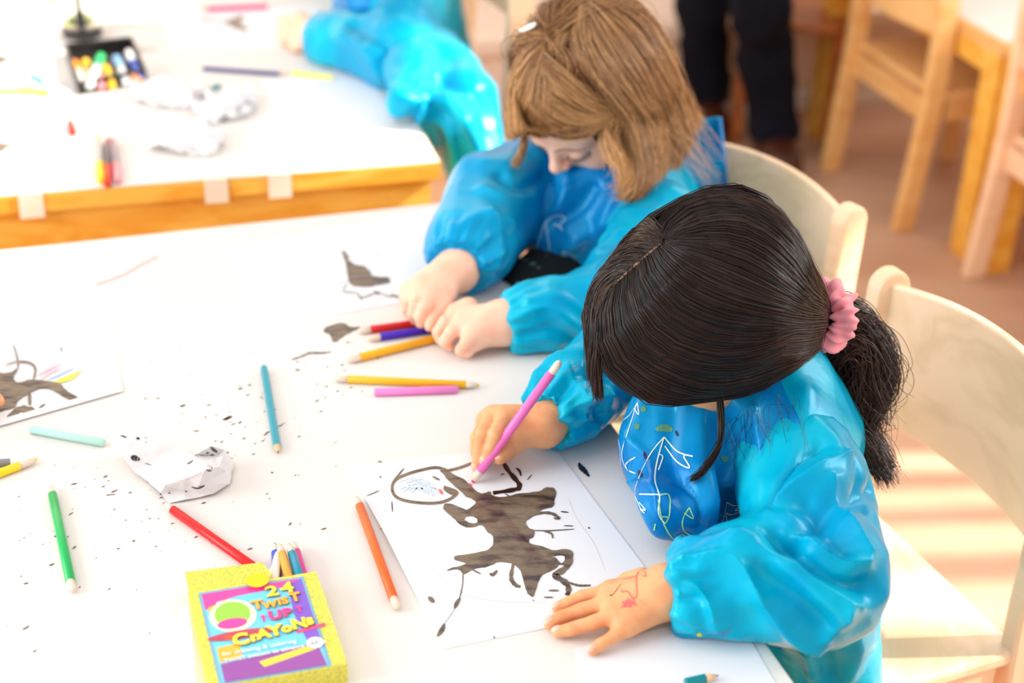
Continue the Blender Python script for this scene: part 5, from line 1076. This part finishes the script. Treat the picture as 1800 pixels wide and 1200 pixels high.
# dark floral dress seen between the sleeve and the bib
v, F = nets(lambda P: smax(chain(P, [pel1-UP*.0, A_(.075, 1.885, .505), A_(.020, 1.810, .50)], [.08, .055, .05], .02), (TZ-.03)-P[..., 2]-9*np.clip(((P-cA)@E1-.002)*300, 0, 9), .004), *bounds([pel1, A_(.020, 1.810, .50)], .10), .005); v = smooth_v(v, F, 1)
eg = (v-cA)@E1; mk = (eg < .004) & (v[:, 2] < TZ+.004); v[mk] += E1*(.004-eg[mk])[:, None]
tomesh('dress', v, F, mat('dark_floral_print', lin(8, 14, 18), .8, noise=(lin(110, 150, 130), 70, .62, .66)), P1)
# the smock's back piece standing up behind the shoulder
bf = [aty(1188, 228, 1.965), aty(1264, 207, 1.985), aty(1277, 336, 1.98), aty(1190, 345, 1.95)]; v = []; f = []; n = 12
for i in range(n+1):
    for j_ in range(n+1):
        a, b = i/n, j_/n; p = bf[0]*(1-a)*(1-b)+bf[1]*a*(1-b)+bf[2]*a*b+bf[3]*(1-a)*b; v.append(p+E2*(-.010*math.sin(a*math.pi)+.004*math.sin(b*7+a*4)))
for i in range(n):
    for j_ in range(n): a = i*(n+1)+j_; f.append((a, a+1, a+n+2, a+n+1))
bfo = rawmesh('back_flap', v, f, BLU, P1); md = bfo.modifiers.new('s', 'SOLIDIFY'); md.thickness = .0012
bm = bmesh.new(); d_ = bf[2]-bf[1]; lathe(bm, bf[1], d_, [(0, .0035), (np.linalg.norm(d_), .0035)], 10); bmobj('flap_hem', bm, flat('hem_blue', 0, 128, 200, .4), P1, smooth=True)
# hair
HM1 = hair_mat('fair_hair', (92, 48, 22), (234, 180, 120), .34, .6)
def cap1(P):
    d = s_ell(P, H1-f1_*.010+u1*.020, (.080, .098, .086), (l1, f1_, u1))
    d = smin(d, s_ell(P, H1-f1_*.035-u1*.030, (.080, .064, .085), (l1, f1_, u1)), .03)
    face = s_ell(P, H1+f1_*.098-u1*.052, (.062, .072, .078), (l1, f1_, u1)); return smax(d, -face, .008)
v, F = nets(cap1, H1-.16, H1+.15, .003); v = smooth_v(v, F, 2)
co = tomesh('hair_base', v-vnormals(v, F)*.0025, F, hair_mat('fair_hair_base', (104, 60, 30), (104, 60, 30), .6, .3), P1); co.data.attributes.new('shade', 'FLOAT', 'POINT')
cb1 = vbvh(v, F); g1 = lambda *p, off=.001: on(cb1, p, off)
def mix(*p, off=.001):
    """guide: 2-number points lie on the hair cap, 3-number points (pixel and distance) hang free"""
    out = []; nf = sum(len(q) == 3 for q in p); k = 0; base = None
    for q in p:
        if len(q) == 2: out += on(cb1, [q], off)
        else:
            if base is None: base = out[-1][1] if out else q[2]
            k += 1; t = min(1, k/max(1, nf)*1.3); out.append(aty(q[0], q[1], base*(1-t)+q[2]*t))
    return out
fr_ = [mix((950,75),(915,105),(892,150),(884,195),(892,228,1.80),(908,240,1.79)), mix((955,85),(930,115),(910,160),(902,205),(912,232,1.79)), mix((958,95),(942,130),(930,175),(922,215),(928,236,1.78)), mix((960,105),(955,145),(950,190),(945,222),(960,240,1.78)), mix((962,108),(972,150),(975,195),(985,225),(1010,236),(1050,222),(1082,198))]
tw = [mix((935,205),(960,228),(1000,238),(1040,228),(1085,196)), mix((940,180),(970,208),(1010,222),(1048,216),(1085,195)), mix((948,150),(980,182),(1020,202),(1055,205),(1086,193)), mix((955,118),(990,155),(1030,182),(1060,192),(1086,191)), mix((960,95),(1000,130),(1040,165),(1070,182),(1088,190))]
lo_ = [mix((1020,25),(1000,60),(985,90),(962,100)), mix((1022,22),(985,35),(955,62),(925,95),(900,135),(885,180)), mix((1025,15),(980,12),(940,45),(905,90),(885,140),(880,180))]
top_ = [mix((1025,25),(1010,70),(1020,110),(1050,150),(1085,190),(1110,235),(1120,290),(1105,330,1.80),(1075,352,1.785)), mix((1028,22),(1035,70),(1060,120),(1095,165),(1120,215),(1135,270),(1130,320,1.81),(1090,360,1.795)), mix((1030,20),(1060,65),(1090,115),(1120,165),(1145,215),(1158,270,1.85),(1150,320,1.84),(1110,362,1.82)), mix((1032,16),(1080,50),(1115,95),(1145,150),(1165,205),(1178,255,1.88),(1172,300,1.87),(1140,345,1.85)), mix((1034,10),(1090,30),(1130,70),(1160,125),(1180,175),(1195,220,1.91),(1200,262,1.90),(1180,310,1.88)), mix((1036,5),(1090,8),(1135,45),(1165,95),(1185,150),(1205,192,1.94),(1228,215,1.94),(1215,240,1.93)), mix((1036,2),(1085,-2),(1130,20),(1160,60),(1180,115),(1198,165,1.96),(1220,200,1.97),(1245,212,1.97))]
fr2 = [mix((1086,192),(1075,225),(1072,255,1.80),(1085,290,1.79),(1098,315,1.785),(1085,335,1.78),(1060,342,1.775)), mix((1086,192),(1088,230),(1095,265,1.81),(1108,300,1.80),(1108,325,1.79),(1090,338,1.785),(1065,325,1.775)), mix((1080,200),(1062,232,1.80),(1065,262,1.79),(1082,285,1.785),(1095,300,1.785))]
low_ = [mix((1022,24),(1018,70),(1035,120),(1062,165),(1092,205),(1108,240),(1114,285,1.80),(1103,325,1.79),(1070,350,1.782)), mix((1026,22),(1032,70),(1055,120),(1085,165),(1112,205),(1130,245),(1140,290,1.815),(1128,332,1.80),(1098,358,1.795)), mix((1030,20),(1050,65),(1078,115),(1110,165),(1135,205),(1152,250),(1160,295,1.845),(1146,335,1.83),(1118,356,1.82)), mix((1032,18),(1070,60),(1105,110),(1132,160),(1155,210),(1168,255),(1176,300,1.87),(1165,330,1.86),(1140,345,1.85))]
back = []
for k in range(7):
    a = -1.9+k*.42; pts = []
    for t in np.linspace(.05, 1, 7): th_ = t*2.0; pts.append(H1-f1_*.010+u1*.018+(u1*math.cos(th_)*.088)+(l1*math.sin(a)*.084-f1_*math.cos(a)*.100)*math.sin(th_))
    pts += [pts[-1]-UP*.04, pts[-1]-UP*.085]; back.append(pts)
farl = [mix((914,225,1.87),(918,245,1.875),(914,268,1.875),(902,290,1.87)), mix((924,225,1.87),(925,245,1.875),(920,270,1.875),(908,290,1.87))]
hc = H1+u1*.01
strands('hair', [dict(g=top_, bvh=cb1, n=4200, r=.0005, j=.0024, spread=1.1, center=hc, lift=(0, .008), clump=5, tone=.42, cut=.88), dict(g=fr_, bvh=cb1, n=1500, r=.00042, j=.0014, center=hc, lift=(0, .005), clump=6, tone=.5), dict(g=tw, bvh=cb1, n=1900, r=.00042, j=.0012, center=hc, lift=(0, .006), clump=7, tone=.52),
  dict(g=lo_, bvh=cb1, n=1100, r=.00042, j=.0014, center=hc, lift=(0, .004), clump=5, tone=.4), dict(g=fr2, n=260, r=.00042, j=.0034, spread=1.8, tone=.8, clump=3, cut=.7), dict(g=low_, bvh=cb1, n=1700, r=.00048, j=.0022, spread=1.2, center=hc, lift=(.002, .009), clump=7, tone=.5, cut=.9), dict(g=back, n=1600, r=.0005, j=.004, center=hc, lift=(0, .005), tone=.45, clump=4), dict(g=farl, n=110, r=.0005, j=.0014, tone=.4)], HM1, P1, 21, M_=18)
strands('flyaway_hair', [dict(g=[mix((1180,110),(1210,180,1.93),(1238,235,1.93),(1262,268,1.92)), mix((1170,150),(1195,230,1.92),(1220,285,1.91),(1248,310,1.9)), mix((1150,200),(1185,270,1.90),(1230,300,1.9),(1250,330,1.89))], n=60, r=.0003, j=.006, wave=(.007, 6), tone=.8)], HM1, P1, 22)
strands('flyaway_hair', [dict(g=[mix((955,60),(990,90),(1010,140),(960,200)), mix((960,60),(940,100),(900,170),(880,190))], n=40, r=.00025, j=.003, wave=(.003, 6), tone=.9)], HM1, P1, 23)
# hair clip
cl_ = mix((957,58),(934,68),(914,82),(903,97), off=.018)
cl_ = catmull(np.array(cl_), 8); v = []; f = []
for i, p in enumerate(cl_):
    t = i/(len(cl_)-1); w = .0016+.0032*math.sin(math.pi*min(1, t*.9+.1)); d = np.gradient(cl_, axis=0)[i]; d /= np.linalg.norm(d); n_ = (p-hc)/np.linalg.norm(p-hc); s = np.cross(n_, d); s /= np.linalg.norm(s)
    for a in np.linspace(0, 2*math.pi, 8, endpoint=False): v.append(p+s*w*math.cos(a)+n_*.0012*math.sin(a))
for i in range(len(cl_)-1):
    for k in range(8): f.append((i*8+k, i*8+(k+1) % 8, (i+1)*8+(k+1) % 8, (i+1)*8+k))
f += [tuple(range(8))[::-1], tuple(range((len(cl_)-1)*8, len(cl_)*8))]
rawmesh('hair_clip', v, f, flat('clip_white', 244, 240, 228, .25), P1)
# small metal hair slide at the temple: a few bright hairs only in the photograph
# ================================================================== child at the rear table, cropped by the top edge
P3 = empty('person', (-.2, 2.70, SEAT), 'child at the rear table in a blue smock, cut off by the top edge', 'person')
pel3, che3, nb3 = A_(-.185, 2.70, .44), A_(-.215, 2.69, .60), A_(-.225, 2.69, .67); shL3, shR3 = che3+E2*.11+UP*.02, che3-E2*.11+UP*.02
wrL3 = J(552, 62, .030); elL3 = A_(-.195, 2.475, .575); wrR3 = A_(-.40, 2.98, .57); elR3 = A_(-.27, 2.93, .585)
H3 = nb3+A_(-.04, -.01, .125); l3, f3_, u3 = ortho(A_(-.8, -.3, -.45)); hf3, L3 = head_parts(H3, l3, f3_, u3)
hp, kn, ft = legs_of(pel3, -E1, E2); t3 = torso_fn(pel3, che3, nb3, shL3, shR3, elL3, elR3, wrL3, wrR3, hp, kn, ft)
def b3(P): return smin(t3(P), smin(hf3(P), chain(P, [L3(0, -.03, -.04), nb3], [.04, .04]), .02), .01)
lo, hi = bounds([pel3, che3, *kn, *ft, elL3, elR3, wrR3, wrL3, H3], .11); v_, F_ = nets(b3, lo, hi, .006); MI = [(v_, F_)]
def jc_(px, py, h): return J(px, py, h)
for wr_, sgn in ((wrL3, 0), (wrR3, 1)):
    if not sgn: fs = [([jc_(530, y0_, .026), jc_(512, y0_+2, .020), jc_(497, y0_+3, .010), jc_(501, y0_+8, .008)], [.0095, .009, .0085, .0075]) for y0_ in (32, 43, 55, 66)]; tt = ([jc_(540, 72, .022), jc_(525, 80, .014), jc_(514, 82, .010)], [.011, .009, .008])
    else: fs = [([wr_+A_(-.04, .02-.012*k, 0), wr_+A_(-.07, .02-.013*k, -.015), wr_+A_(-.085, .02-.014*k, -.03)], [.009, .008, .007]) for k in range(4)]; tt = ([wr_+A_(-.02, -.02, 0), wr_+A_(-.05, -.035, -.02)], [.011, .008])
    hh = hand_fn(wr_, .021, [q[0][0] for q in fs], fs, tt, palm_r=.012, kf=.004); MI.append(nets(hh, *bounds([wr_, *[p for q in fs for p in q[0]], *tt[0]], .026), .003))
v_, F_ = join(MI); tomesh('body', v_, F_, SK1, P3, sub=1)
ax3 = (elL3-wrL3)/np.linalg.norm(elL3-wrL3); sleeve('sleeve', shL3, elL3, wrL3+ax3*.006, ax3, [.058, .060, .050, .026], P3, SLV, [([(600,60),(640,90),(670,130)], .014, .010, 0), ([(620,40),(670,70),(720,130)], .012, -.010, 0)], 31, h=.005)
ax3 = (elR3-wrR3)/np.linalg.norm(elR3-wrR3); sleeve('sleeve', shR3, elR3, wrR3+ax3*.006, ax3, [.056, .056, .048, .026], P3, SLV, [], 33, h=.006)
def sm3(P):
    d = chain(P, [pel3, che3, nb3], [.115, .10, .055], .04); d = smin(d, s_cap(P, shL3, shR3, .055, .055), .04)
    for s in (-1, 1): d = smin(d, s_cap(P, pel3+E2*s*.06, pel3+E2*s*.06-E1*.08, .07, .06), .03)
    return d
lo, hi = bounds([pel3, che3, nb3, shL3, shR3, pel3-E1*.06], .125); v, F = nets(sm3, lo, hi, .006)
eg = (v-cB)@E1; mk = (eg < .004) & (v[:, 2] < TZ+.004) ; v = crinkle(v, F, .002, 26, 35); smo3 = tomesh('smock', v, F, SMK, P3, sub=1); setz(smo3, zone(v, che3, -E1, E2))
# loose tail of the smock hanging from the elbow past the table corner
def drape(P):
    d = chain(P, [elL3+A_(.02, .02, 0), A_(-.165, 2.39, .575), A_(-.178, 2.30, .566)], [.052, .040, .024], .02)
    d = smin(d, chain(P, [elL3+A_(.05, .02, -.01), A_(-.085, 2.39, .54), A_(-.066, 2.33, .46), A_(-.058, 2.31, .36), A_(-.055, 2.31, .24)], [.055, .050, .046, .050, .055], .02), .02)
    d = smin(d, chain(P, [A_(-.15, 2.33, .56), A_(-.088, 2.30, .545), A_(-.07, 2.29, .42)], [.026, .028, .03], .02), .02)
    top = (TZ+.002)-P[..., 2]-np.clip((((P-cB)@E1)-.004)*300, 0, 9); return smax(d, top, .004)
v, F = nets(drape, A_(-.27, 2.19, .17), A_(.05, 2.56, .66), .0045); v = smooth_v(v, F, 1)
v = folds(v, F, [([(740,190),(770,240),(785,340)], .012, .014, 0), ([(760,180),(800,240),(820,330)], .012, -.012, 0), ([(790,180),(830,240),(850,300)], .012, .012, 0), ([(700,170),(740,180),(780,170)], .012, .010, 0), ([(700,260),(720,220),(740,200)], .010, .010, 0), ([(740,270),(750,230)], .010, -.010, 0)]); v = crinkle(v, F, .0025, 22, 37)
tomesh('smock_tail', v, F, SLV, P3, sub=1)
v, F = nets(lambda P: smax(s_ell(P, H3-f3_*.01+u3*.02, (.084, .102, .090), (l3, f3_, u3)), -s_ell(P, H3+f3_*.1-u3*.05, (.062, .075, .08), (l3, f3_, u3)), .01), H3-.14, H3+.14, .006)
co = tomesh('hair', v, F, hair_mat('brown_hair_base', (84, 54, 34), (84, 54, 34), .5, .4), P3, sub=1)
# ================================================================== child at the left edge: only a fingertip shows
P4 = empty('person', (-.86, 1.42, SEAT), 'child outside the left edge, only a fingertip on the blot drawing shows', 'person')
wr4 = A_(-.625, 1.515, TZ+.035); el4 = A_(-.74, 1.45, TZ+.055); sh4 = A_(-.84, 1.50, .64); nb4 = A_(-.90, 1.40, .68); che4, pel4 = A_(-.90, 1.40, .58), A_(-.93, 1.39, .44); H4 = A_(-.86, 1.40, .80)
l4, f4_, u4 = ortho(A_(.8, .1, -.5)); hf4, L4 = head_parts(H4, l4, f4_, u4); sh4b, el4b, wr4b = A_(-.86, 1.29, .64), A_(-.76, 1.24, .59), A_(-.66, 1.28, .57)
hp, kn, ft = legs_of(pel4, A_(.97, .2, 0), A_(.2, -.97, 0)); t4 = torso_fn(pel4, che4, nb4, sh4, sh4b, el4, el4b, wr4, wr4b, hp, kn, ft)
lo, hi = bounds([pel4, che4, *kn, *ft, el4, el4b, wr4, wr4b, H4, sh4, sh4b], .11); MI = [nets(lambda P: smin(t4(P), smin(hf4(P), chain(P, [L4(0, -.03, -.04), nb4], [.04, .04]), .02), .01), lo, hi, .007)]
tip = [J(-2, 705, .012), J(-14, 690, .012), J(-16, 722, .012), J(-24, 738, .012)]
for w_, tips in ((wr4, tip), (wr4b, [wr4b+A_(.08, .03-.018*k, -.03) for k in range(4)])):
    fs = []
    for k, t_ in enumerate(tips):
        m_ = w_+(np.mean(tips, 0)-w_)*.5+(t_-np.mean(tips, 0))*.8+UP*.008; m2 = (m_+t_)/2+UP*.006; fs.append(([m_, m2, t_], [.008, .0072, .0062]))
    hh = hand_fn(w_, .020, [q[0][0] for q in fs], fs, ([w_+(tips[3]-w_)*.3, w_+(tips[3]-w_)*.62+A_(0, -.02, -.008)], [.010, .0075]), palm_r=.012); MI.append(nets(hh, *bounds([w_, *[p for q in fs for p in q[0]]], .03), .0022))
v_, F_ = join(MI); tomesh('body', v_, F_, SK2, P4, sub=1)
ax4 = (el4-wr4)/np.linalg.norm(el4-wr4); sleeve('sleeve', sh4, el4, wr4+ax4*.03, ax4, [.055, .055, .046, .025], P4, SLV, [], 41, h=.006); ax4 = (el4b-wr4b)/np.linalg.norm(el4b-wr4b); sleeve('sleeve', sh4b, el4b, wr4b+ax4*.01, ax4, [.055, .055, .046, .025], P4, SLV, [], 43, h=.006)
v, F = nets(lambda P: smin(chain(P, [pel4, che4, nb4], [.11, .095, .055], .04), s_cap(P, sh4, sh4b, .052, .052), .04), *bounds([pel4, che4, nb4, sh4, sh4b], .12), .007); so = tomesh('smock', v, F, SMK, P4, sub=1); setz(so, zone(v, che4, A_(.97, .2, 0), A_(.2, -.97, 0)))
v, F = nets(lambda P: smax(s_ell(P, H4-f4_*.01+u4*.02, (.084, .102, .090), (l4, f4_, u4)), -s_ell(P, H4+f4_*.1-u4*.05, (.062, .075, .08), (l4, f4_, u4)), .01), H4-.14, H4+.14, .006); tomesh('hair', v, F, hair_mat('brown_hair_base2', (70, 44, 28), (70, 44, 28), .5, .4), P4, sub=1)
# ================================================================== the standing adult, dark jeans
fa, fb = at(1368, 296, 0), at(1245, 226, 0)
PA = empty('person', ((fa+fb)/2)[:].tolist(), 'standing adult in dark jeans and brown shoes, seen from the knees down', 'person')
fwA = A_(.15, -.99, 0); sdA = np.cross(fwA, UP); aa, ab_ = A_(fa[0]-.012, fa[1]+.06, .09), A_(fb[0]-.01, fb[1]+.05, .09)
kA, kB = aty(1338, 10, aa[1]-.02), aty(1237, 12, ab_[1]-.02); hA, hB = A_(kA[0]-.01, kA[1]+.06, .92), A_(kB[0]+.04, kB[1]-.02, .92); plv = (hA+hB)/2+UP*.04
chA = plv+A_(0, .04, .36); nkA = chA+A_(0, .02, .17); HA = nkA+A_(-.02, -.03, .15)
def trouser(P): 
    d = np.minimum(chain(P, [aa-UP*.02, (aa+kA)/2+A_(0, .03, 0), kA, hA], [.062, .060, .064, .09], .03), chain(P, [ab_-UP*.02, (ab_+kB)/2+A_(0, .03, 0), kB, hB], [.060, .058, .062, .09], .03))
    return smax(smin(d, s_ell(P, plv, (.17, .12, .13)), .04), .055-P[..., 2], .004)
v, F = nets(trouser, *bounds([aa, ab_, plv, kA, kB], .2), .009); v = crinkle(v, F, .0045, 15, 51)
armA = [[chA+sdA*s*.18+UP*.1, chA+sdA*s*.24-UP*.14, chA+sdA*s*.2-UP*.34+fwA*.10] for s in (-1, 1)]
def bodyA(P):
    d = chain(P, [plv, chA, nkA, HA-UP*.04], [.11, .12, .055, .05], .04)
    for a in armA: d = smin(d, chain(P, [chA+UP*.1, *a], [.07, .05, .038, .026], .02), .03)
    for a, k in ((aa, kA), (ab_, kB)): d = np.minimum(d, chain(P, [a-UP*.03, (a+k)/2+A_(0, .03, 0), k], [.035, .036, .036]))
    return smin(d, s_ell(P, HA, (.075, .095, .115)), .03)
MI = [nets(bodyA, *bounds([aa, ab_, plv, HA, *armA[0], *armA[1]], .15), .012)]
for a in armA:
    w_ = a[2]; d0 = (a[2]-a[1])/np.linalg.norm(a[2]-a[1]); fs = [([w_+d0*.08+sdA*.018*(k-1.5), w_+d0*.12+sdA*.02*(k-1.5)+fwA*.01, w_+d0*.155+sdA*.02*(k-1.5)+fwA*.03], [.010, .009, .008]) for k in range(4)]
    hh = hand_fn(w_, .026, [q[0][0] for q in fs], fs, ([w_+d0*.03+fwA*.025, w_+d0*.08+fwA*.05], [.012, .009]), palm_r=.014); MI.append(nets(hh, *bounds([w_, *[p for q in fs for p in q[0]]], .05), .004))
v_, F_ = join(MI); tomesh('body', v_, F_, SK1, PA)
tomesh('jeans', v, F, mat('dark_denim', lin(10, 11, 24), .85, spec=.2, noise=(lin(22, 26, 48), 7, .45, .8)), PA, sub=1)
v, F = nets(lambda P: smin(chain(P, [plv+UP*.03, chA, nkA-UP*.06], [.155, .145, .08], .05), np.minimum(*[chain(P, [chA+UP*.1, q[0], q[1], q[2]-(q[2]-q[1])*.1], [.08, .064, .05, .04], .02) for q in armA]), .03), *bounds([plv, nkA, *armA[0], *armA[1]], .17), .012); tomesh('jumper', v, F, flat('grey_jumper', 90, 96, 110, .8), PA, sub=1)
v, F = nets(lambda P: smax(s_ell(P, HA+UP*.02-fwA*.01, (.085, .105, .118)), -s_ell(P, HA+fwA*.1-UP*.03, (.07, .07, .09)), .01), HA-.16, HA+.16, .008); tomesh('hair', v, F, flat('adult_hair', 60, 40, 28, .6), PA, sub=1)
for a, dz in ((aa, 0), (ab_, 0)):
    g_ = A_(a[0], a[1], 0); v, F = nets(lambda P: smax(smin(s_ell(P, g_+fwA*.06+UP*.035, (.045, .115, .038), (sdA, fwA, UP)), s_ell(P, g_-fwA*.02+UP*.055, (.045, .065, .055), (sdA, fwA, UP)), .02), .001-P[..., 2], .002), g_-.19, g_+.19, .006)
    tomesh('shoe', v, F, mat('shoe_leather', lin(66, 30, 16), .35), PA, sub=1)
